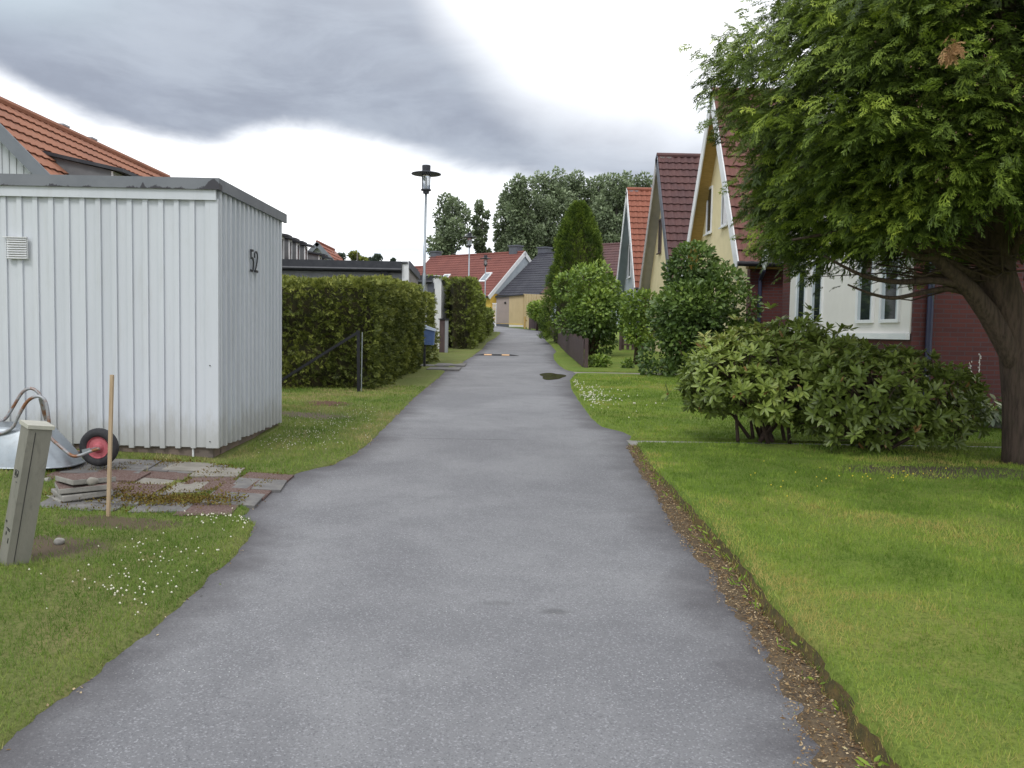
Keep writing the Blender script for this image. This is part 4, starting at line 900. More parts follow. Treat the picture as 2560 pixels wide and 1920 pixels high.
# ------------------------------------------------------------------ lamps
def lamp(label, u, Y, vtop, lean=0.0):
    z0 = float(gz(Y)); b = P(u, 900, Y); x0 = b[0]; s_ = 1.0
    zt = P(u, vtop, Y)[2]; H_ = zt-z0; o = thing('street_lamp', label, 'street lamp', (x0, Y, z0), 'park lamps along the path')
    zh = H_-.79
    mb = MB(); mb.tube([(x0, Y, z0-.1), (x0+lean*.45, Y, z0+H_*.45), (x0+lean*.46, Y, z0+H_*.46), (x0+lean, Y, z0+zh)], [.06, .058, .04, .036], 12); mb.build('pole', m_galv, o, smooth=True)
    c = (x0+lean, Y, z0+zh)
    MB().lathe(c, [(.05, -.06), (.09, -.05), (.095, .03), (.15, .035), (.155, .075), (.10, .08)], 20).build('collar', m_darkmetal, o)
    g_ = MB().lathe(c, [(.125, .081), (.135, .48)], 20).build('lamp_glass', m_lampglass, o, smooth=True)
    rd_ = MB()
    for k in range(4):
        a_ = R(45+90*k); rd_.tube([(c[0]+.145*math.cos(a_), c[1]+.145*math.sin(a_), c[2]+.07), (c[0]+.145*math.cos(a_), c[1]+.145*math.sin(a_), c[2]+.5)], .008, 6)
    rd_.build('cage_rods', m_darkmetal, o)
    MB().lathe(c, [(.02, .09), (.03, .3), (.012, .44)], 10).build('bulb', m_whitetrim, o)
    MB().lathe(c, [(.14, .485), (.44, .515), (.45, .53), (.44, .545), (.20, .60), (.13, .62)], 32).build('shade', m_darkmetal, o)
    MB().lathe(c, [(.125, .621), (.13, .77), (.12, .79)], 20).build('cap', m_darkmetal, o)
    return o
lamp('nearest lamp post standing between the clipped hedge and the blue mailbox', 1056, 26.2, 413, .05)
lamp('second lamp post seen in front of the poplars and red roof', 1169, 50.0, 582)
lamp('farthest lamp post seen against the red tiled roof', 1210, 66.0, 638)

# ------------------------------------------------------------------ mailbox, fence brace, speed bump
c = G(1061, 917, HL); t_ = thing('mailbox', 'blue mailbox with pale lid on a post beside the nearest lamp', 'mailbox', c)
MB().box(c[0]-.03, c[0]+.03, c[1]-.03, c[1]+.03, c[2]-.1, c[2]+.62).build('post', m_darkmetal, t_)
bx, bz = c[0]+.13, c[2]+.60
mb = MB(); mb.hexa([(bx-.13, c[1]-.14, bz), (bx+.12, c[1]-.14, bz), (bx+.12, c[1]+.14, bz), (bx-.13, c[1]+.14, bz), (bx-.15, c[1]-.15, bz+.44), (bx+.14, c[1]-.15, bz+.38), (bx+.14, c[1]+.15, bz+.38), (bx-.15, c[1]+.15, bz+.44)])
for k in (-.06, .02, .09): mb.box(bx+k-.008, bx+k+.008, c[1]-.155, c[1]-.141, bz+.02, bz+.3)
mb.build('box', m_blue, t_)
MB().hexa([(bx-.17, c[1]-.18, bz+.45), (bx+.17, c[1]-.18, bz+.37), (bx+.17, c[1]+.17, bz+.37), (bx-.17, c[1]+.17, bz+.45), (bx-.15, c[1]-.16, bz+.54), (bx+.17, c[1]-.16, bz+.43), (bx+.17, c[1]+.15, bz+.43), (bx-.15, c[1]+.15, bz+.54)]).build('lid', m_pale_lid, t_)
c = G(897, 981, HL); Yf = c[1]; t_ = thing('fence_post', 'black steel fence post with slanting brace in front of the clipped hedge', 'fence', c)
tp_ = P(896, 826, Yf); MB().beam(c-np.array([0, 0, .1]), tp_, (0, 1, 0), .055, .055).build('post', m_black, t_)
MB().tube([(c[0]+.05, Yf-.02, c[2]-.05), (c[0]+.06, Yf-.02, tp_[2]-.03)], .009, 6).build('wire', m_galv, t_)
MB().beam(tp_-np.array([0, 0, .03]), P(640, 990, Yf), (0, 1, 0), .05, .045).build('brace', m_black, t_)
c = G(1242, 889); L_ = P(1187, 889, c[1]); R_ = P(1297, 892, c[1]); t_ = thing('speed_bump', 'black rubber speed bump with two amber reflector panels across the path', 'speed bump', c)
n_ = 5; wd_ = (R_[0]-L_[0])/n_
for i in range(n_):
    x0_, x1_ = L_[0]+i*wd_, L_[0]+(i+1)*wd_-.006; h0 = .055 if i > 0 else .01; h1 = .055 if i < n_-1 else .01; z_ = float(gz(c[1]))+.006
    mb = MB(); y_ = c[1]
    V = []
    for xx_, hh_ in ((x0_, h0), (x1_, h1)): V += [(xx_, y_-.22, z_), (xx_, y_-.12, z_+hh_*.8), (xx_, y_, z_+hh_), (xx_, y_+.12, z_+hh_*.8), (xx_, y_+.22, z_)]
    mb.add(V, [(0, 1, 6, 5), (1, 2, 7, 6), (2, 3, 8, 7), (3, 4, 9, 8), (0, 4, 3, 2, 1), (5, 6, 7, 8, 9)]); mo = mb.build('module', m_rubber, t_)
    if i in (1, 3): MB().add([(x0_+.02, y_-.205, z_+.012), (x1_-.02, y_-.205, z_+.012), (x1_-.02, y_-.125, z_+.048), (x0_+.02, y_-.125, z_+.048), (x0_+.02, y_-.2, z_), (x1_-.02, y_-.2, z_), (x1_-.02, y_-.12, z_+.03), (x0_+.02, y_-.12, z_+.03)], [(0, 1, 2, 3), (7, 6, 5, 4), (0, 4, 5, 1), (1, 5, 6, 2), (2, 6, 7, 3), (3, 7, 4, 0)]).build('reflector', m_reflect, mo)

# ------------------------------------------------------------------ brown picket fence on the right
f0 = G(1458, 919, HR); f1 = G(1371, 828, HR); f2 = np.array([P(1322, 820, 57.5)[0], 57.5, gz(57.5)])
def fence(label, pts, hgt, pitch, wd, group=None, posts=2.4, h2=None):
    SG = 1; o = thing('picket_fence', label, 'fence', pts[0], group); mp2 = MB(); rl = MB(); ps = []
    for p, q in zip(pts[:-1], pts[1:]):
        d_ = q-p; L = np.linalg.norm(d_[:2]); e = np.array([d_[0], d_[1], 0])/L; nr = np.array([e[1], -e[0], 0])
        n_ = int(L/pitch)
        for i in range(n_):
            c = p+d_*(i+.5)/n_; zg = float(gz(c[1])); hh_ = hgt*(1+.03*rng.normal())
            mp2.obox((c[0], c[1], zg+.05+hh_/2), e, nr, (0, 0, 1), wd/2, .011, hh_/2-.02)
        for z in (.28, .8):
            a_ = p+nr*.03*SG; b_ = q+nr*.03*SG; rl.beam((a_[0], a_[1], gz(a_[1])+hgt*z), (b_[0], b_[1], gz(b_[1])+hgt*z), (0, 0, 1), .035, .07)
        k = max(1, int(L/posts))
        for i in range(k+1): c = p+d_*i/k+nr*.075*SG; ps.append(c)
    mp2.build('pickets', m_brown, o); rl.build('rail', m_brown, o)
    for c in ps: z = float(gz(c[1])); MB().box(c[0]-.05, c[0]+.05, c[1]-.05, c[1]+.05, z-.1, z+hgt+.07).build('post', m_brown, o)
    return o
fence('long low brown picket fence along the right side of the path', [f0, f1, f2], .80, .125, .10)
q0 = np.array([P(1550, 875, 36)[0], 36, 0]); q1 = np.array([P(1640, 875, 36)[0], 36, 0])
fence('dark picket fence crossing behind the two leafy shrubs', [q0, q1], 1.0, .2, .12)

# ------------------------------------------------------------------ wheelbarrow (upside down)
Yn_, Yf_ = 7.42, 7.86; gW = G(150, 1225, HL)
wb = thing('wheelbarrow', 'upturned galvanised wheelbarrow with red-rimmed wheel lying by the shed', 'wheelbarrow', (P(60, 1200, 7.6)[0], 7.6, float(HL(np.array(-4.3), np.array(7.6)))))
def smooth_poly(pts, k=5):
    pts = [np.array(p, float) for p in pts]; out = []
    for i in range(len(pts)-1):
        p0, p1, p2, p3 = pts[max(i-1, 0)], pts[i], pts[i+1], pts[min(i+2, len(pts)-1)]
        for t_ in np.linspace(0, 1, k, endpoint=False): out.append(.5*((2*p1)+(-p0+p2)*t_+(2*p0-5*p1+4*p2-p3)*t_**2+(-p0+3*p1-3*p2+p3)*t_**3))
    out.append(pts[-1]); return out
T1 = [(-70, 1098), (-10, 1088), (30, 1070), (45, 1042), (68, 1004), (92, 991), (110, 998), (118, 1020), (123, 1060), (128, 1094), (146, 1112), (178, 1138), (198, 1139), (222, 1130), (248, 1122)]
T2 = [(-70, 1066), (-10, 1055), (12, 1048), (30, 1022), (55, 982), (76, 971), (94, 980), (106, 1000), (112, 1030), (118, 1065), (126, 1090), (150, 1110), (176, 1128), (205, 1128), (240, 1120)]
MB().tube(smooth_poly([P(u, v, Yn_) for u, v in T1]), .0145, 10).build('frame_tube', m_tube, wb, smooth=True)
MB().tube(smooth_poly([P(u, v, Yf_) for u, v in T2]), .0145, 10).build('frame_tube', m_tube, wb, smooth=True)
mb = MB(); mb.beam(P(101, 996, Yn_+.02), P(115, 1050, Yn_+.1), (0, 1, 0), .03, .012); mb.beam(P(118, 1050, Yn_+.01), P(130, 1092, Yf_-.01), (0, 0, 1), .03, .006); mb.build('bracket', m_tube, wb)
wc = P(248, 1118, 7.62); wl_ = None
MBt = MB(); prof = []
rO = P(200, 1118, 7.62); rad = abs(rO[0]-wc[0])+.002
for k in range(13):
    a_ = 2*math.pi*k/12; prof.append((rad-.042+.042*math.cos(a_), .045*math.sin(a_)))
n_ = 40; V = []
for r_, y_ in prof[:-1]:
    for k in range(n_): V.append((wc[0]+r_*math.cos(2*math.pi*k/n_), wc[1]+y_, wc[2]+r_*math.sin(2*math.pi*k/n_)))
Fs = [(i*n_+k, i*n_+(k+1) % n_, ((i+1) % 12)*n_+(k+1) % n_, ((i+1) % 12)*n_+k) for i in range(12) for k in range(n_)]
wh = thing('x', 'x', 'x', (0, 0, 0)); bpy.data.objects.remove(wh)
rimo = MB().lathe(wc, [(.02, -.052), (.03, -.05), (.05, -.02), (.085, -.018), (rad-.075, -.034), (rad-.072, .034), (.085, .018), (.03, .05)], 36, axis='y').build('wheel', m_rim, wb, smooth=False)
MBt.add(V, Fs); MBt.build('tyre', m_rubber, rimo, smooth=True)
MB().tube([(wc[0], Yn_, wc[2]), (wc[0], Yf_-.03, wc[2])], .011, 8).build('axle', m_tube, wb)
MB().beam((wc[0]-.05, Yn_-.004, wc[2]-.012), (wc[0]+.02, Yn_-.004, wc[2]+.006), (0, 0, 1), .008, .035).build('axle_bracket', m_galv, wb)
# tray: upside-down bowl, rim on the ground
zf = float(HL(np.array(-4.2), np.array(7.6)))+.015
xr0, xr1 = P(-190, 1200, 7.6)[0], P(192, 1190, 7.6)[0]; xt0, xt1 = P(-110, 1056, 7.6)[0], P(125, 1085, 7.6)[0]; zt_ = P(60, 1062, 7.6)[2]
K = 9; V = []; n_ = 32
for i in range(K):
    f_ = i/(K-1); e = 1-(1-f_)**1.0
    cx = (xr0+xr1)/2*(1-f_)+(xt0+xt1)/2*f_; hx = (xr1-xr0)/2*(1-f_)+(xt1-xt0)/2*f_; hy = .31*(1-f_)+.19*f_; z = zf+(zt_-zf)*f_**.85
    for k in range(n_):
        a_ = 2*math.pi*k/n_; ca, sa = math.cos(a_), math.sin(a_); sq = (abs(ca)**3.2+abs(sa)**3.2)**(-1/3.2)
        lift = .0
        V.append((cx+hx*ca*sq*(1 if ca < 0 else 1), 7.64+hy*sa*sq, z-(1-f_)*0+(-.06*max(0, ca)**2*f_)))
Fs = [(i*n_+k, i*n_+(k+1) % n_, (i+1)*n_+(k+1) % n_, (i+1)*n_+k) for i in range(K-1) for k in range(n_)]+[tuple((K-1)*n_+k for k in range(n_))]
MB().add(V, Fs).build('tray', m_galv, wb, smooth=True)
MB().tube([V[k] for k in range(n_)]+[V[0]], .008, 6).build('tray_rim', m_galv, wb)

# leaning grey cable post
cb = G(14, 1418, HL); Yc = cb[1]; t_ = thing('cable_post', 'leaning grey-green metal cable post with scuffed paint at the left edge', 'utility post', cb)
top = P(72, 1072, Yc); ax_ = _n(top-cb); w45 = .064
ea = _n(np.array([-1, .93, 0])-np.dot(np.array([-1, .93, 0]), ax_)*ax_); eb = np.cross(ax_, ea); eb = eb if eb[0] > 0 else -eb
H_ = np.linalg.norm(top-cb)
cc_ = cb+ea*w45+eb*w45
mb = MB(); mb.obox(cc_+ax_*(H_/2-.06), ea, eb, ax_, w45, w45, H_/2+.06); mb.build('body', m_cab, t_)
MB().obox(cc_+ax_*(H_+.012), ea, eb, ax_, w45+.009, w45+.009, .011).build('cap', m_cabtop, t_)
mb = MB()     # seam between the two shells and scuffs
mb.obox(cb+ax_*(H_/2)+eb*w45*.62-ea*.0015, ea, eb, ax_, .0012, .0015, H_/2-.02); mb.build('seam', m_black, t_)
mb = MB()
f0_ = cb+ea*.0-eb*.0
for (s_, t2, l_, w_) in ((.35, .66, .03, .004), (.45, .645, .022, .005), (.6, .655, .028, .004), (.72, .66, .035, .004), (.5, .68, .004, .018), (.68, .625, .003, .012), (.4, .60, .004, .01), (.35, .25, .006, .02), (.6, .22, .02, .006), (.25, .18, .03, .005), (.45, .26, .004, .03), (.8, .3, .01, .012)):
    c = cb+ax_*H_*t2+ea*w45*2*s_-eb*.001; MB().obox(c, ea, eb, ax_, w_, .0012, l_/2).build('scuff_mark', m_black, t_)
# timber stake
b_ = G(269.5, 1293, HL); tt = P(280, 937, b_[1]); t_ = tag(MB().beam(b_-np.array([0, 0, .08]), tt, (0, 1, 0), .022, .022).build('stake', m_wood, None, b_), 'thin pale timber stake driven into the grass in front of the shed', 'stake')
# slab stack
sc = G(178, 1258, HL); base_z = sc[2]-.02
lay = [(-.05, .16, 'g', 8, .44, 'grey paving slab at the bottom of the small stack'), (.0, .1, 'g', 2, .36, 'thick weathered slab second from the bottom of the stack'), (.0, .1, 'r', -6, .35, 'reddish paving slab third from the bottom of the stack'), (.02, .12, 'r', 10, .33, 'red aggregate slab on top of the small stack')]
z = base_z
for (dx, dy, k, rot, wd_, lb) in lay:
    th_ = .048; c = np.array([sc[0]+dx, sc[1]+dy+.07, z+th_/2]); a_ = R(rot+38); o = MB(); tl = rng.uniform(-.04, .04)
    o.obox(c, (math.cos(a_), math.sin(a_), tl), (-math.sin(a_), math.cos(a_), tl*.5), (-tl, -tl*.5, 1), wd_/2, wd_/2, th_/2-.002)
    ob = o.build('paving_slab', [m_concrete, m_slabred] if k == 'r' else m_concrete, None, c)
    if k == 'r':
        for pl in ob.data.polygons:
            if pl.normal.z > .8: pl.material_index = 1
    bv = ob.modifiers.new('b', 'BEVEL'); bv.width = .008; bv.segments = 2
    tag(ob, lb, 'paving slab', 'slabs stacked beside the wheelbarrow'); z += th_+.003
def rock(c, r, name, label, mat, sq=(1, 1, .8)):
    import bmesh
    bm = bmesh.new(); bmesh.ops.create_icosphere(bm, subdivisions=3, radius=r)
    for v in bm.verts:
        k = 1+.35*(vnoise(v.co.x/r*1.2+5, v.co.y/r*1.2+v.co.z/r, 1, 3)-.5); v.co = Vector((v.co.x*k*sq[0], v.co.y*k*sq[1], v.co.z*k*sq[2]))
    me = bpy.data.meshes.new(name); bm.to_mesh(me); bm.free(); me.polygons.foreach_set('use_smooth', [True]*len(me.polygons))
    return tag(link(name, me, mat, None, c), label, 'stone')
rock(P(231, 1204, sc[1]-.02), .042, 'stone', 'pale rounded stone resting against the top of the slab stack', m_slabpale)
c = G(148, 1362, HL); rock(c+np.array([0, 0, .02]), .032, 'stone', 'grey stone lying in the bare patch of grass', m_concrete)
c = P(108, 1205, 7.1); t_ = tag(MB().tube([P(92, 1208, 7.1), P(125, 1203, 7.1)], .034, 14).build('pipe', m_concrete, None, c), 'short pale pipe end between the cable post and slab stack', 'pipe')

# ------------------------------------------------------------------ foliage generators
def sprays(C, D, size, nper, spread, droop=0.0, w=.28, tint=None, tjit=.12, tipgain=.25, shape='diamond', base=np.zeros(3)):
    """flat fan clusters: C origins, D directions; nper small leaves each"""
    n = len(C); D = D/np.linalg.norm(D, axis=1, keepdims=True)
    U = np.cross(D, rdir(n)); U /= np.linalg.norm(U, axis=1, keepdims=True); Nn = np.cross(D, U)
    k = np.arange(nper); pos = (k/nper)[None]*np.ones((n, 1)); side = np.where(k % 2 == 0, 1, -1)[None]
    ang = side*(1.05-.75*pos)*spread+rng.normal(0, .15, (n, nper))
    Cc = C[:, None]+D[:, None]*(pos*size[:, None]*.8)[..., None]; Cc = Cc+np.array([0, 0, -1])*(droop*pos**2*size[:, None])[..., None]
    A = D[:, None]*np.cos(ang)[..., None]+U[:, None]*np.sin(ang)[..., None]; A = A+np.array([0, 0, -droop*.8])*pos[..., None]
    Lf = size[:, None]*(.55-.25*pos)*rng.uniform(.7, 1.2, (n, nper))
    T = (tint[:, None] if tint is not None else .4)+tipgain*(pos-.5)+rng.normal(0, tjit, (n, nper))
    N2 = np.repeat(Nn[:, None], nper, 1)+rng.normal(0, .25, (n, nper, 3))
    return leaves(base, Cc.reshape(-1, 3), A.reshape(-1, 3), N2.reshape(-1, 3), Lf.ravel(), (Lf*w).ravel(), T.ravel(), shape)
def cat(ds):
    V = []; Fc = []; T = []; o = 0
    for d in ds: V.append(d[0]); Fc.append(d[1]+o); T.append(d[3]); o += len(d[0])
    return np.concatenate(V), np.concatenate(Fc), ds[0][2], np.concatenate(T)

# clipped hedges
m_hedge = leafmat('hedge_foliage', [(0, (.045, .055, .018)), (.35, (.10, .125, .028)), (.65, (.19, .215, .042)), (1, (.30, .31, .07))], .55, .15, .25)
m_hedge2 = leafmat('mixed_hedge_foliage', [(0, (.055, .05, .028)), (.35, (.10, .11, .035)), (.65, (.16, .20, .04)), (1, (.27, .33, .05))], .55, .15, .25)
m_core = M('foliage_core', (.04, .042, .018), (.055, .045, .022), 6, 1.0)  # for the dark solid cores added in place of inner foliage
def hedge(label, foot, h0, h1, dens, size, mat, seed, side_tint=-.10, top_tint=.30, nper=8, browns=None, core_in=.27):
    """foot: list of plan corners (ccw), h0/h1 heights at first / last corners"""
    foot = [np.array(p, float) for p in foot]; cx = np.mean(foot, 0); zg = float(gz(cx[1]))
    o = thing('hedge', label, 'hedge', (cx[0], cx[1], zg), 'clipped hedges left of the path')
    n_ = len(foot); Hs = [h0, h1][0:]; Cs = []; Ds = []; Ts = []
    def top(p):
        f_ = np.clip((p[..., 1]-foot[0][1])/(foot[2][1]-foot[0][1]+1e-6), 0, 1); return gz(p[..., 1])+(h0+(h1-h0)*f_)
    for i in range(n_):
        p, q = foot[i], foot[(i+1) % n_]; d_ = q-p; L = np.linalg.norm(d_); nr = np.array([d_[1], -d_[0]])/L
        if np.dot(nr, (p+q)/2-cx) < 0: nr = -nr
        if nr[1] > .7 or nr[0] < -.7: 
            m = int(L*2.2*dens*.15)
        else: m = int(L*2.4*dens)
        u = rng.random(m); P2 = p[None]+d_[None]*u[:, None]; zt = top(P2); z = gz(P2[:, 1])+.03+(zt-gz(P2[:, 1])-.03)*rng.random(m)**.95
        bulge = (vnoise(P2[:, 0]*1.0+P2[:, 1], z, 1.4, seed)-.5)*.28+(vnoise(P2[:, 0]+P2[:, 1], z, 4, seed+1)-.5)*.16
        rl = np.clip((z-zt+.22)/.22, 0, 1); inset = .14*rl**2
        pos = np.concatenate([P2+nr[None]*(bulge-inset-rng.exponential(.05, m))[:, None], z[:, None]], 1)
        dd = np.concatenate([np.tile(nr, (m, 1)), np.full((m, 1), .35)], 1)+rng.normal(0, .55, (m, 3)); Cs.append(pos); Ds.append(dd)
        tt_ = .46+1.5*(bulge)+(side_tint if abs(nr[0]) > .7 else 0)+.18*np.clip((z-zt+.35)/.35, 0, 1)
        if browns is not None and nr[1] < -.5: tt_ = tt_-browns*(u < .6)
        Ts.append(tt_)
    x0_, y0_ = np.min(foot, 0); x1_, y1_ = np.max(foot, 0); m = int((x1_-x0_)*(y1_-y0_)*dens*.6)
    pp = np.stack([rng.uniform(x0_, x1_, m), rng.uniform(y0_, y1_, m)], 1); zt = top(pp)
    bz_ = (vnoise(pp[:, 0], pp[:, 1], 1.6, seed+3)-.5)*.16
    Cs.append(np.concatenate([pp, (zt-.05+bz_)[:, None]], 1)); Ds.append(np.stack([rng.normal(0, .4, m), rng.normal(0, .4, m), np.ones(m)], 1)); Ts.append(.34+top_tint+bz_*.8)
    C = np.concatenate(Cs); D = np.concatenate(Ds); T = np.concatenate(Ts)+rng.normal(0, .10, len(C))
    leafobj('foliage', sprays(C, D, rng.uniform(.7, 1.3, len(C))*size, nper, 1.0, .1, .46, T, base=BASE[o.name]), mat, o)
    ins = core_in; mb = MB(); q = [cx+(p-cx)*(1-ins/np.abs(p-cx).clip(.3)) for p in foot]
    zb = [float(gz(p[1]))-.05 for p in q]; zt = [float(top(p))-.13 for p in q]
    mb.hexa([(q[i][0], q[i][1], zb[i]) for i in range(4)]+[(q[i][0], q[i][1], zt[i]) for i in range(4)]); mb.build('inner_core', m_core, o)  # solid dark box added behind the leaves as the hedge interior
    return o
hA_ = G(930, 976, HL); hB_ = G(1062, 918, HL)
print('hedge', hA_, hB_)
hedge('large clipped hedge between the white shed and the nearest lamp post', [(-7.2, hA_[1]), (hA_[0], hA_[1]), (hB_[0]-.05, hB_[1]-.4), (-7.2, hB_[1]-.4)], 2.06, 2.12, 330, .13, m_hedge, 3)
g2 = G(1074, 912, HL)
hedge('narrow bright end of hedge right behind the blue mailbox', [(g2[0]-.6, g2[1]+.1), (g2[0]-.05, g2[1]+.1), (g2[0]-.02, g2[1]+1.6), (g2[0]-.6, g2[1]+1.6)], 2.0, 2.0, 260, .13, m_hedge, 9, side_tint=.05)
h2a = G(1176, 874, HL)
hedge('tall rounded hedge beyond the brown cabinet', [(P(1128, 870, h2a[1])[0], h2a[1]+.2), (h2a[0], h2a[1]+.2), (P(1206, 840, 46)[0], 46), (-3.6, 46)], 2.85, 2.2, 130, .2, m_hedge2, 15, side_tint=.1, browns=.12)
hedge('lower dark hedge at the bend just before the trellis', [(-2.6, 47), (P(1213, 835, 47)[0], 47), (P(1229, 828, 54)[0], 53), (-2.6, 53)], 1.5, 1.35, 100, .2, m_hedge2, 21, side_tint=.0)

# shrubs and trees
def blobs_points(n, ells, shell=.35):
    """points in a union of ellipsoids, biased outwards; returns pos, outward dir, depth 0..1"""
    vol = np.array([e[3]*e[4]*e[5] for e in ells])**.72; ch = rng.choice(len(ells), n, p=vol/vol.sum()); E = np.array(ells)[ch]
    d = rdir(n); r = 1-shell*rng.random(n)**1.3; pos = E[:, :3]+d*r[:, None]*E[:, 3:6]; out = d/E[:, 3:6]; out /= np.linalg.norm(out, axis=1, keepdims=True)
    return pos, out, r
def inside_any(pos, ells, k=.72):
    m = np.zeros(len(pos), bool)
    for e in ells: m |= (((pos-np.array(e[:3]))/np.array(e[3:6]))**2).sum(1) < k*k
    return m
def make_ells(c, R3, n, rmin, rmax, zsq=1.0, seed=0):
    out = []
    for i in range(n):
        d = rdir(1)[0]; r = rng.random()**.45; s_ = rng.uniform(rmin, rmax)
        out.append([*(np.array(c)+d*(np.array(R3)-s_*.8)*r), s_, s_, s_*zsq])
    return out
def limbs(o, base, tips, r0, mat, name='stem', bend=.15, mid=.5):
    mb = MB()
    for t_ in tips:
        t_ = np.array(t_); b = np.array(base)+rng.normal(0, .03, 3)*np.array([1, 1, 0]); m1 = b+(t_-b)*.4+rng.normal(0, bend, 3)*.5+np.array([0, 0, .12*np.linalg.norm(t_-b)*.5]); m2 = b+(t_-b)*.75+rng.normal(0, bend, 3)*.5
        mb.tube([b, m1, m2, t_], [r0, r0*.7, r0*.45, r0*.2], 7)
    return mb.build(name, mat, o, smooth=True)
m_lilac = leafmat('shrub_leaves', [(0, (.055, .095, .03)), (.35, (.11, .175, .042)), (.65, (.19, .28, .055)), (1, (.38, .47, .09))], .42, .2, .45)
m_priv = leafmat('light_shrub_leaves', [(0, (.06, .10, .03)), (.35, (.12, .19, .042)), (.65, (.21, .31, .055)), (1, (.40, .50, .09))], .42, .2, .45)
def shrub(label, c, R3, nE, rE, nl, Lf, mat, name='shrub', catg='shrub', group=None, tb=.38, top=.18, stems=8, wratio=.6, up=.3, extra=None):
    o = thing(name, label, catg, (c[0], c[1], float(gz(c[1]))), group)
    ells = make_ells(c, R3, nE, *rE); 
    if extra: ells += extra
    pos, out, r = blobs_points(nl, ells); keep = ~inside_any(pos, ells) & (pos[:, 2] > gz(pos[:, 1])+.06); 
    fill = rng.random(len(pos)) < .28; pos, out, r = [q[keep | (fill & (pos[:, 2] > gz(pos[:, 1])+.1))] for q in (pos, out, r)]
    n_ = len(pos); A = out+rng.normal(0, .55, (n_, 3))+np.array([0, 0, up-.25]); Nn = out+rng.normal(0, .5, (n_, 3))+np.array([0, 0, .6])
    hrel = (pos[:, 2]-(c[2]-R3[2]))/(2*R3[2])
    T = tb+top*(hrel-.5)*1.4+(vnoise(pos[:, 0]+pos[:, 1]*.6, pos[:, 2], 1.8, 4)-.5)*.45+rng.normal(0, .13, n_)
    L = rng.uniform(.7, 1.2, n_)*Lf
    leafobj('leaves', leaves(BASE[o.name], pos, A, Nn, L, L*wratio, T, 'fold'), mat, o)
    tips = [np.array(e[:3]) for e in ells[:stems]]; limbs(o, (c[0], c[1], gz(c[1])-.03), tips, .045, m_twig)
    return o
# lilac-like shrub (right centre) and its neighbour
c = P(1735, 790, 22.2); 
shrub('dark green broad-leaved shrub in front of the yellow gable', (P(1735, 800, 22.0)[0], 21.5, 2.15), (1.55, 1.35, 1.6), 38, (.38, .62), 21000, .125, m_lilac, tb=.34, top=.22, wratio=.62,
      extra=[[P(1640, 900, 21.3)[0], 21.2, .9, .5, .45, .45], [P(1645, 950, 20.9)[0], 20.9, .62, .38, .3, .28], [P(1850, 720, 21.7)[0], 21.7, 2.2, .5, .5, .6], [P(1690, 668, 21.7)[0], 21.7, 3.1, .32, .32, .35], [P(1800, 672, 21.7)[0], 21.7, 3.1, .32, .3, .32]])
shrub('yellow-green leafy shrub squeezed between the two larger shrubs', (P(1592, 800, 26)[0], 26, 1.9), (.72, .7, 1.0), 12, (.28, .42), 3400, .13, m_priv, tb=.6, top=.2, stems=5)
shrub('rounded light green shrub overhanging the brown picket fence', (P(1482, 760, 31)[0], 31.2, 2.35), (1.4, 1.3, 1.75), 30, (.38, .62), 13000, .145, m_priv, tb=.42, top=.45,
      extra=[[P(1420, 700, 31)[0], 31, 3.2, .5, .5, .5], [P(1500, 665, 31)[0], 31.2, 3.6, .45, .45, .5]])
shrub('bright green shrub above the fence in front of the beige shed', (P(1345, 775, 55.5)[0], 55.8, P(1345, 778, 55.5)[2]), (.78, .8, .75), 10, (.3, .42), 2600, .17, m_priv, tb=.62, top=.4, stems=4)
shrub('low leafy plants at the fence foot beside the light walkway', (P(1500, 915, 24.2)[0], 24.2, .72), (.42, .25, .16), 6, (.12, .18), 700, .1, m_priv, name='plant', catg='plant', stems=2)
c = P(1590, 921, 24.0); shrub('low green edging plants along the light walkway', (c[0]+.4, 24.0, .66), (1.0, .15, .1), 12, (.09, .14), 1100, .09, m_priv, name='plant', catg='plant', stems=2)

# columnar conifer
m_thuja = leafmat('column_conifer_foliage', [(0, (.04, .07, .016)), (.35, (.10, .155, .024)), (.65, (.17, .24, .035)), (1, (.28, .37, .055))], .6, .15, .2)
Yc_ = 41.5; ct = P(1449, 510, Yc_); cbz = float(gz(Yc_)); o = thing('columnar_conifer', 'tall columnar conifer standing behind the light green shrub', 'tree', (ct[0], Yc_, cbz))
n_ = 9000; f_ = rng.random(n_)**.85; zc = cbz+.2+(ct[2]-cbz-.2)*f_
def colr(f_): return np.interp(f_, [0, .15, .45, .7, .85, .95, 1], [1.6, 1.55, 1.28, .95, .68, .38, .08])
a_ = rng.uniform(0, 2*math.pi, n_); rr_ = colr(f_)*(1+.22*(vnoise(a_*2.2, zc, 1.1, 5)-.5)+.15*(vnoise(a_*5, zc, 3, 6)-.5))*(1-.18*rng.random(n_)**2)
C = np.stack([ct[0]+rr_*np.cos(a_), Yc_+rr_*np.sin(a_), zc], 1); D = np.stack([np.cos(a_), np.sin(a_), .9+rng.normal(0, .3, n_)], 1)+rng.normal(0, .35, (n_, 3))
T = .38+.7*(vnoise(a_*4, zc, 1.6, 5)-.5)+rng.normal(0, .1, n_)
leafobj('crown', sprays(C, D, rng.uniform(.16, .30, n_), 7, 1.0, 0, .3, T, base=BASE[o.name]), m_thuja, o)
MB().tube([(ct[0], Yc_, cbz-.1), (ct[0], Yc_, cbz+3), (ct[0], Yc_, ct[2]-.3)], [.16, .12, .03], 10).build('trunk', m_bark, o)
MB().lathe((ct[0], Yc_, cbz+.1), [(1.1, 0), (1.1, .9), (.85, 2.8), (.55, 4.6), (.25, 5.4), (.05, 5.9)], 14).build('inner_core', m_core, o)  # solid dark core added inside the crown

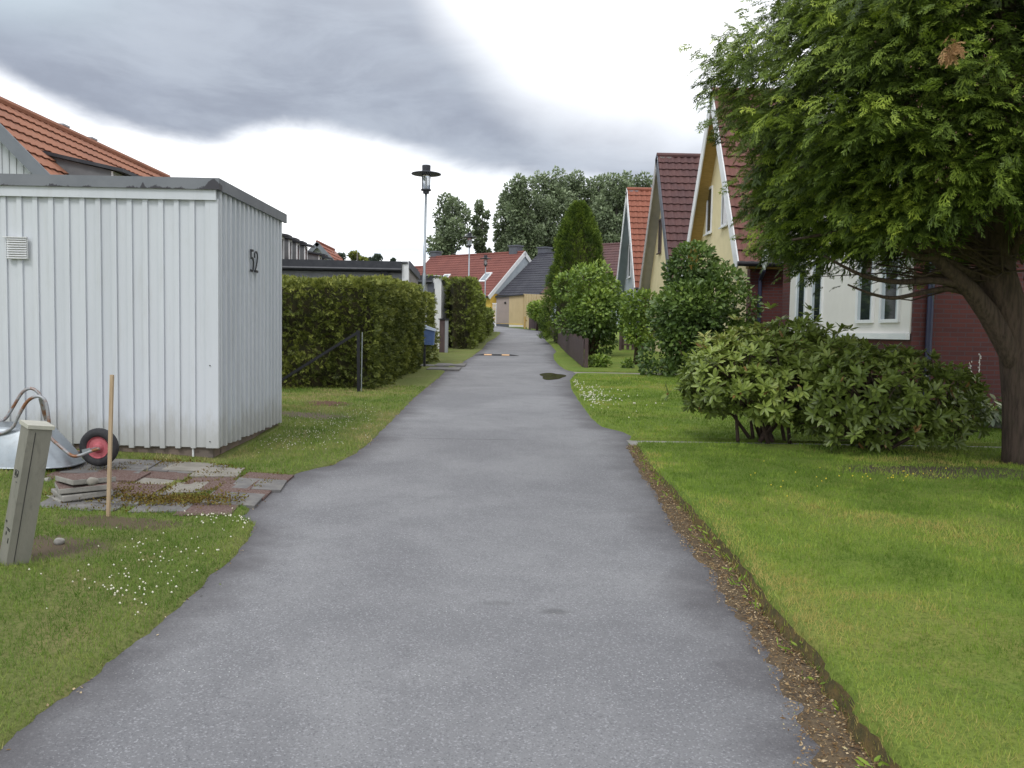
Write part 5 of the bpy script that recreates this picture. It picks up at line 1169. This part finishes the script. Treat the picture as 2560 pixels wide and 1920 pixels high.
# background poplars
m_pop = leafmat('poplar_leaves', [(0, (.09, .11, .07)), (.4, (.17, .215, .12)), (.7, (.27, .33, .19)), (1, (.42, .48, .31))], .45, .2, .4)
def poplar(label, u, Y, vtop, wpx, dens, sparse=1.0, zlow=.10, name='poplar'):
    x = P(u, 700, Y)[0]; zg = float(gz(Y)); zt = P(u, vtop, Y)[2]; Rr = wpx/F*Y/2*(1.28 if wpx > 70 else 1.1); Hh = zt-zg
    o = thing(name, label, 'tree', (x, Y, zg), 'trees beyond the terraced roofs'); ells = []
    nE = int(46*dens)
    for i in range(nE):
        f_ = zlow+(.97-zlow)*(i+.5)/nE; prof = np.interp(f_, [0, .2, .5, .75, .9, 1], [.85, 1, 1, .92, .75, .4]); a_ = rng.uniform(0, 2*math.pi); rr_ = Rr*prof*rng.random()**.5*.8
        s_ = rng.uniform(.75, 1.25)*Rr*.36*min(1, prof+.2); ells.append([x+rr_*math.cos(a_), Y+rr_*math.sin(a_), zg+Hh*f_-s_*.4, s_, s_, s_*1.3])
    n_ = int(17000*dens*sparse); pos, out, r = blobs_points(n_, ells, .6); A = out+rng.normal(0, .7, (n_, 3)); Nn = rdir(n_)+np.array([0, 0, .4]); L = rng.uniform(.28, .6, n_)
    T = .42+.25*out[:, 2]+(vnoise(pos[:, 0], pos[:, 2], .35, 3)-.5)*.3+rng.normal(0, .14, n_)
    leafobj('crown', leaves(BASE[o.name], pos, A, Nn, L, L*.6, T), m_pop, o)
    mb = MB(); mb.tube([(x, Y, zg-.3), (x+.1, Y, zg+Hh*.45), (x, Y, zg+Hh*.93)], [.35, .22, .05], 8)
    for e in ells[::3]:
        zb = zg+max(.12*Hh, (e[2]-zg)*.72); mb.tube([(x+.05, Y, zb), ((x+e[0])/2, (Y+e[1])/2, (zb+e[2])/2+.4), e[:3]], [.11, .07, .025], 5)
    mb.build('trunk', m_greybark, o); return o
for lb, u, Y, vt, wp, dn in (('isolated poplar left of the second lamp post', 1128, 118, 484, 92, .8), ('thin sparse poplar between the isolated tree and the big group', 1203, 122, 492, 46, .45),
                             ('leftmost tall poplar of the big group above the red roof', 1262, 126, 476, 78, .8), ('poplar with narrow pointed top behind the red house chimney', 1303, 120, 437, 84, 1.0),
                             ('tallest broad poplar behind the black roof', 1372, 124, 424, 104, 1.3), ('poplar rising left of the columnar conifer top', 1428, 128, 428, 92, 1.1), ('poplar directly behind the columnar conifer top', 1486, 126, 430, 100, 1.2),
                             ('poplar between the columnar conifer and the orange roof', 1536, 122, 430, 96, 1.2), ('poplar rising over the orange tiled gable', 1592, 124, 436, 100, 1.1)):
    poplar(lb, u, Y, vt, wp, dn, 1.0 if wp > 60 else .6)
m_pine = leafmat('distant_pine_needles', [(0, (.04, .055, .05)), (.5, (.07, .095, .075)), (1, (.12, .15, .10))], .6, .1, .2)
for lb, u, Y, vt, wp, nn_ in (('olive green garden tree above the garage roof', 893, 70, 622, 44, 'tree'), ('distant dark pine leaning beside the orange gable end', 857, 140, 633, 22, 'pine_tree'), ('distant pine right of the olive green tree', 923, 150, 641, 14, 'pine_tree'), ('small distant pine over the garage roof', 941, 150, 633, 26, 'pine_tree'), ('tiny far pine over the dark red roof', 983, 170, 642, 10, 'pine_tree')):
    x = P(u, 700, Y)[0]; zg = float(gz(Y)); zt = P(u, vt, Y)[2]; Rr = wp/F*Y/2; o = thing(nn_, lb, 'tree', (x, Y, zg), None)
    el = [[x+rng.normal(0, Rr*.4), Y+rng.normal(0, Rr*.4), zt-Rr*.4-rng.random()*min(3, (zt-zg)*.4), Rr*.5, Rr*.5, Rr*.35] for _ in range(8)]
    pos, out, r = blobs_points(1100 if nn_ == 'pine_tree' else 2600, el, .6); m_ = len(pos); L = rng.uniform(.25, .5, m_)*(1 if nn_ == 'pine_tree' else .6)
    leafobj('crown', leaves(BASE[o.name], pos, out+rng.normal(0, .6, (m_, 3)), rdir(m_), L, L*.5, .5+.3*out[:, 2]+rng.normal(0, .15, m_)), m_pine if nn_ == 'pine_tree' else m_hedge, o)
    MB().tube([(x, Y, zg-.2), (x, Y, zt-Rr*.5)], [.2, .06], 7).build('trunk', m_greybark, o)
# far forest closing the horizon
mb = []; n_ = 26000; x = rng.uniform(-260, 200, n_); y = rng.uniform(235, 275, n_); hh_ = 7+4*vnoise(x, 0, .06, 2)+3*vnoise(x, 0, .35, 3); z = gz(y)+rng.random(n_)**.7*hh_
C = np.stack([x, y, z], 1); L = rng.uniform(1.0, 2.2, n_)
tag(leafobj('forest', leaves(np.zeros(3), C, rdir(n_)+np.array([0, 0, .6]), rdir(n_), L, L*.6, rng.random(n_)), m_pine), 'low distant wood closing the horizon behind the roofs', 'forest', kind='stuff')

# ------------------------------------------------------------------ rhododendron
m_rho = leafmat('rhododendron_leaves', [(0, (.07, .095, .022)), (.35, (.13, .175, .035)), (.65, (.24, .31, .06)), (.9, (.38, .44, .12)), (1, (.34, .19, .07))], .38, .15, .45)
def rhodo(label, ells, base, nW, tb, group=None, leafL=.115, stems=16, per=9):
    zg = float(gz(base[1]))+.08; o = thing('rhododendron', label, 'shrub', (base[0], base[1], zg), group)
    pos, out, r = blobs_points(nW, ells, .28); k = ~inside_any(pos, ells, .70); k &= (pos[:, 2] > zg+.12); pos, out = pos[k], out[k]; m_ = len(pos); pos = pos+out*rng.exponential(.035, m_)[:, None]
    ax = out+np.array([0, 0, .55])+rng.normal(0, .25, (m_, 3)); ax /= np.linalg.norm(ax, axis=1, keepdims=True)
    U = np.cross(ax, rdir(m_)); U /= np.linalg.norm(U, axis=1, keepdims=True); Vv = np.cross(ax, U)
    ph = (np.arange(per)/per*2*math.pi)[None]+rng.normal(0, .25, (m_, per)); el_ = rng.uniform(.05, .75, (m_, per))
    A = (U[:, None]*np.cos(ph)[..., None]+Vv[:, None]*np.sin(ph)[..., None])*np.cos(el_)[..., None]+ax[:, None]*np.sin(el_)[..., None]
    Nn = np.repeat(ax[:, None], per, 1)+rng.normal(0, .15, (m_, per, 3)); L = leafL*rng.uniform(.7, 1.15, (m_, per))
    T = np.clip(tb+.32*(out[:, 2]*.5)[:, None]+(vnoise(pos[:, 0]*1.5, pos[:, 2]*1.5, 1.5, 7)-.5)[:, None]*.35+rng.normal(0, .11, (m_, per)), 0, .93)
    T = np.where(rng.random((m_, per)) < .012, 1.0, T)
    Cc = np.repeat(pos[:, None], per, 1)+A*.008
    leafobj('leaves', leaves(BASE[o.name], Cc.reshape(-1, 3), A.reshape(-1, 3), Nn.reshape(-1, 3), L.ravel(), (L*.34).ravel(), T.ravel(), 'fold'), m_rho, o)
    mb = MB(); idx = rng.choice(m_, min(m_, 230), replace=False)
    mains = []
    for i in range(stems):
        t_ = pos[rng.integers(m_)]; b = np.array([base[0]+rng.normal(0, .12), base[1]+rng.normal(0, .1), zg-.05]); e = b+(t_-b)*.62; mid = b+(e-b)*.5+np.array([rng.normal(0, .05), rng.normal(0, .05), .08])
        mb.tube([b, mid, e], [.024, .018, .012], 7); mains += [mid, e]
    mains = np.array(mains)
    for i in idx:
        j = np.argmin(((mains-pos[i])**2).sum(1)+rng.random(len(mains))*.15); m0 = mains[j]; mb.tube([m0, (m0+pos[i])/2+rng.normal(0, .03, 3), pos[i]], [.010, .007, .004], 5)
    mb.build('stems', m_twig, o, smooth=True); return o
b0 = G(1905, 1106, HR); print('rhodo base', b0)
def el_px(u, v, Y, r): p = P(u, v, Y); return [p[0], p[1], p[2], r, r, r*.8]
Yr = b0[1]
e1 = [el_px(1800, 952, Yr-.3, .42), el_px(1775, 975, Yr-.2, .28), el_px(1890, 927, Yr-.2, .45), el_px(1960, 982, Yr-.4, .42), el_px(1885, 980, Yr-.5, .30), el_px(1985, 892, Yr, .38), el_px(2003, 837, Yr, .22), el_px(1870, 882, Yr+.1, .33), el_px(1775, 942, Yr, .30), el_px(2060, 952, Yr-.3, .42), el_px(2080, 892, Yr, .34), el_px(1975, 1115, Yr-.6, .16), el_px(1780, 892, Yr+.1, .28), el_px(1930, 872, Yr+.1, .3)]
rhodo('spreading light green rhododendron left half, bare stems showing at its foot', e1, (b0[0], b0[1]), 1350, .62)
b1 = G(2190, 1122, HR); Yq = b1[1]+.1
e2 = [el_px(2055, 985, Yr-.25, .36), el_px(2040, 1040, Yr-.45, .22), el_px(2150, 948, Yq, .42), el_px(2130, 979, Yq-.3, .42), el_px(2240, 953, Yq, .42), el_px(2320, 969, Yq, .40), el_px(2240, 991, Yq-.3, .44), el_px(2180, 1030, Yq-.3, .36), el_px(2300, 1012, Yq-.2, .40), el_px(2370, 988, Yq+.1, .34), el_px(2090, 1010, Yq-.3, .34), el_px(2350, 1060, Yq-.2, .28), el_px(2130, 1080, Yq-.4, .26), el_px(2250, 1070, Yq-.3, .32), el_px(2400, 1023, Yq, .3), el_px(2290, 923, Yq, .12)]
rhodo('darker brownish-green rhododendron right half in the shade of the conifer', e2, (b1[0], b1[1]), 1350, .42)
# hosta clump with flower spikes
hc = G(2460, 1068, HR); hc[1] = min(hc[1], 12.0); o = thing('hosta', 'glossy arching hosta clump with two pale flower spikes by the brick wall', 'plant', (hc[0], hc[1], float(gz(hc[1])+.04)))
n_ = 260; a_ = rng.uniform(0, 2*math.pi, n_); e_ = rng.uniform(.1, 1.3, n_); A = np.stack([np.cos(a_)*np.cos(e_), np.sin(a_)*np.cos(e_), np.sin(e_)*.8], 1); rr_ = rng.uniform(.1, .55, n_)
C = np.array([hc[0], hc[1], gz(hc[1])+.15])+A*rr_[:, None]*np.array([1, 1, .9]); A2 = A+np.array([0, 0, -.9])
m_hosta = leafmat('hosta_leaves', [(0, (.05, .09, .03)), (.5, (.11, .17, .055)), (.85, (.26, .32, .14)), (1, (.55, .58, .40))], .3, .2, .5)
leafobj('leaves', leaves(BASE[o.name], C, A2, A+np.array([0, 0, 1.0]), rng.uniform(.18, .3, n_), rng.uniform(.05, .08, n_), rng.random(n_), 'fold'), m_hosta, o)
for u, v in ((2450, 885), (2424, 905)):
    tp2 = P(u, v, hc[1]); mb = MB(); mb.tube([(hc[0]-.1, hc[1], gz(hc[1])+.2), tp2], [.006, .003], 6)
    for k in range(9): q = tp2-(tp2-np.array([hc[0]-.1, hc[1], gz(hc[1])+.2]))*k*.035; mb.lathe(q+rng.normal(0, .008, 3), [(.004, -.012), (.010, 0), (.003, .014)], 6)
    mb.build('flower_spike', m_panel, o)

# edging kerb and soil bed by the brick wall
bd = G(2400, 1080, HR); tag(MB().box(5.2, 12, bd[1]+.35, bd[1]+.47, gz(bd[1])-.05, gz(bd[1])+.12).build('kerb', m_concrete), kind='structure')

# ------------------------------------------------------------------ big conifer in front of the brick house
tb_ = G(2556, 1160, HR); Yt = tb_[1]; print('trunk', tb_)
tr = thing('conifer', 'large spreading conifer with drooping bright-tipped fronds over the right lawn', 'tree', (tb_[0], tb_[1], tb_[2]-.02))
mb = MB()
def TP(u, v, dy=0): return P(u, v, Yt+dy)
mb.tube([TP(2572, 1185), TP(2562, 1120), TP(2556, 1000), TP(2545, 880), TP(2520, 780), TP(2490, 690), TP(2480, 560), TP(2500, 300), TP(2520, -100), TP(2530, -500)], [.27, .215, .19, .18, .185, .19, .16, .12, .08, .04], 16)
mb.tube([TP(2585, 1180, .1), TP(2590, 1000, .1), TP(2600, 800, .1), TP(2620, 600, .15)], [.16, .15, .14, .1], 12)
mb.tube([TP(2552, 960, -.02), TP(2520, 870, -.05), TP(2472, 785, -.08), TP(2425, 725, -.15), TP(2350, 655, -.25), TP(2250, 560, -.35)], [.09, .115, .105, .085, .06, .03], 14)
mb.build('trunk', m_bark, tr, smooth=True)
mb = MB()
for pts, r_ in (([(2440, 740), (2370, 722), (2300, 733), (2235, 745), (2180, 735), (2120, 712)], .035), ([(2420, 715), (2330, 700), (2250, 705), (2160, 690), (2060, 640)], .045), ([(2450, 700), (2360, 650), (2290, 640), (2230, 610), (2150, 590)], .05),
                ([(2480, 690), (2400, 610), (2330, 600), (2240, 500)], .05), ([(2500, 720), (2530, 640), (2560, 560), (2600, 500)], .06), ([(2480, 600), (2350, 480), (2200, 430), (2000, 420)], .05), ([(2490, 560), (2400, 380), (2250, 250), (2050, 200)], .05), ([(2440, 745), (2390, 690), (2350, 675), (2300, 690), (2260, 660)], .025), ([(2500, 500), (2420, 520), (2330, 540), (2200, 560), (1980, 600)], .045)):
    P3 = [P(u, v, Yt-.05-.12*i+rng.normal(0, .05)) for i, (u, v) in enumerate(pts)]; mb.tube(smooth_poly(P3, 4), np.linspace(r_, r_*.25, (len(pts)-1)*4+1), 8)
mb.build('limb', m_bark, tr, smooth=True)
m_con = leafmat('conifer_fronds', [(0, (.028, .046, .011)), (.3, (.065, .10, .018)), (.55, (.14, .205, .029)), (.8, (.28, .365, .048)), (1, (.42, .49, .07))], .5, .2, .3)
# frond prototype: flat, twice-branched spray
def frond_proto():
    C = []; A = []; L = []; Wd = []; T = []
    def seg(p, d, l_, w_, t_): C.append(p); A.append(d); L.append(l_); Wd.append(w_); T.append(t_)
    seg(np.array([0, 0, 0.]), np.array([1., 0, 0]), .55, .018, 0); seg(np.array([.45, 0, 0]), np.array([1., 0, 0]), .55, .035, .7)
    for k in range(11):
        s_ = 1 if k % 2 == 0 else -1; x = .12+.076*k; x += rng.normal(0, .025); a_ = s_*(.72-.015*k+rng.normal(0, .16)); d = np.array([math.cos(a_), math.sin(a_), rng.normal(0, .12)]); l_ = .46*(1-.45*abs(k-4)/9)*rng.uniform(.6, 1.25)
        p = np.array([x, 0, -.10*x*x]); seg(p, d, l_, .032, .35+.04*k)
        for j in range(3):
            q = p+d*l_*(.22+.2*j); b_ = a_+(1 if j % 2 == 0 else -1)*rng.uniform(.35, .8); e = np.array([math.cos(b_), math.sin(b_), rng.normal(-.1, .2)]); seg(q, e, l_*(.55-.05*j)*rng.uniform(.7, 1.3), .027, .45+.04*k+.05*j)
    return np.array(C), np.array(A), np.array(L), np.array(Wd), np.array(T)
PROT = []
for _ in range(6):
    pC, pA, pL_, pW, pT = frond_proto(); pAn = pA/np.linalg.norm(pA, axis=1, keepdims=True); pN = np.tile([0, 0, 1.], (len(pC), 1))+rng.normal(0, .25, (len(pC), 3)); pB = np.cross(pN, pAn); pB /= np.linalg.norm(pB, axis=1, keepdims=True)
    PROT.append((np.stack([pC, pC+pAn*(pL_*.5)[:, None]+pB*(pW)[:, None], pC+pAn*pL_[:, None], pC+pAn*(pL_*.5)[:, None]-pB*(pW)[:, None]], 1).reshape(-1, 3), pT))
def fronds1(C, D, size, up, tint, base, pr):
    pV, pT = pr; mS = len(pT)
    n_ = len(C); D = D/np.linalg.norm(D, axis=1, keepdims=True); Bv = np.cross(up, D); Bv /= np.linalg.norm(Bv, axis=1, keepdims=True)+1e-9; Nn = np.cross(D, Bv)
    X = pV[None, :, 0]; Yv = pV[None, :, 1]; Zv = pV[None, :, 2]
    V = (C-base)[:, None]+size[:, None, None]*(X[..., None]*D[:, None]+Yv[..., None]*Bv[:, None]+Zv[..., None]*Nn[:, None])
    V[..., 2] -= size[:, None]*(.24*X**2+.22*np.abs(Yv))
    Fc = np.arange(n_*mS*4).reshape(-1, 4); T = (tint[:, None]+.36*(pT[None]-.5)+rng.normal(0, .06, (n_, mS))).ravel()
    return V.reshape(-1, 3), Fc, 4, T
def fronds(C, D, size, up, tint, base):
    return cat([fronds1(C[k::6], D[k::6], size[k::6], up[k::6], tint[k::6], base, PROT[k]) for k in range(6)])
cX, cY = tb_[0]-.35, Yt
zk = np.array([2.1, 2.4, 2.75, 3.1, 3.5, 3.95, 4.35, 4.8, 5.8, 7.0, 8.0]); rk = np.array([1.75, 1.95, 2.20, 2.50, 2.66, 2.74, 2.84, 2.28, 1.75, 1.2, .5])
Cs = []; Ds = []; Ts = []; Ss = []
nB = 1080
for b in range(nB):
    a_ = rng.uniform(0, 2*math.pi)
    if math.sin(a_) > .35 and rng.random() < .6: a_ = -a_
    zmin = 2.40+.28*max(0, -math.sin(a_))+.25*max(0, math.cos(a_))
    z = zmin+(7.4-zmin)*rng.random()**1.2
    rmax = np.interp(z, zk, rk)*(1+.24*(vnoise(a_*1.8, z, 1.1, 11)-.5)+rng.normal(0, .05))-.08; dr = np.array([math.cos(a_), math.sin(a_), 0])
    if rng.random() < .12: rmax += rng.uniform(.1, .3)
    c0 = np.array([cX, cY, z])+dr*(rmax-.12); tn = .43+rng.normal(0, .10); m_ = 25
    lat = np.array([-dr[1], dr[0], 0]); k1 = rng.normal(0, .17, m_); k2 = rng.normal(0, .10, m_); k3 = rng.normal(0, .09, m_)
    c = c0+lat*k1[:, None]+dr*k2[:, None]; c[:, 2] += k3-.5*np.abs(k1)
    d = dr[None]*.9+lat[None]*(k1*4.2)[:, None]+rng.normal(0, .35, (m_, 3)); d[:, 2] += rng.normal(-.02, .42, m_)
    Cs.append(c); Ds.append(d); Ts.append(tn+.9*k2+.8*k3+rng.normal(0, .06, m_)); Ss.append(rng.uniform(.11, .20, m_))
# inner fill
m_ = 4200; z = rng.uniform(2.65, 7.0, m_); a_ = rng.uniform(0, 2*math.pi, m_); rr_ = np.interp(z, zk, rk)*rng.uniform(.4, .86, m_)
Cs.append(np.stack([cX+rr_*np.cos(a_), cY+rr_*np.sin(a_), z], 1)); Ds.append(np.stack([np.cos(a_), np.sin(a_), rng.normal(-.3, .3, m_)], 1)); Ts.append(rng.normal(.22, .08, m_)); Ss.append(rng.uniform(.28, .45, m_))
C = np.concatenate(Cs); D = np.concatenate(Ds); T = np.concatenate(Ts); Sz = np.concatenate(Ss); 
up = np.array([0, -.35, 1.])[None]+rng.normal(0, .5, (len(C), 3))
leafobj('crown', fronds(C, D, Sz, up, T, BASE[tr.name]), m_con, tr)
# dead brown tuft
bt = P(2382, 118, Yt-2.75); n_ = 40; leafobj('dead_frond', fronds(bt+rng.normal(0, .025, (n_, 3)), rdir(n_)+np.array([.3, -.3, -.8]), rng.uniform(.05, .10, n_), rdir(n_), np.full(n_, .9), BASE[tr.name]), leafmat('dead_frond_brown', [(0, (.2, .11, .05)), (1, (.42, .25, .12))], .7, .1, .2), tr)
# thin bare twigs in the shaded underside
mb = MB()
for i in range(110):
    a_ = rng.uniform(math.pi*.55, math.pi*1.6); r0 = rng.uniform(.2, .6); p = np.array([cX+.3+r0*math.cos(a_), cY+r0*math.sin(a_), rng.uniform(2.1, 3.0)]); L = rng.uniform(.6, 1.7)
    q = p+np.array([math.cos(a_), math.sin(a_), rng.uniform(-.1, .35)])*L; mdl = (p+q)/2+rng.normal(0, .09, 3); mb.tube([p, mdl, q], [.012, .008, .003], 5)
mb.build('twigs', m_twig, tr)
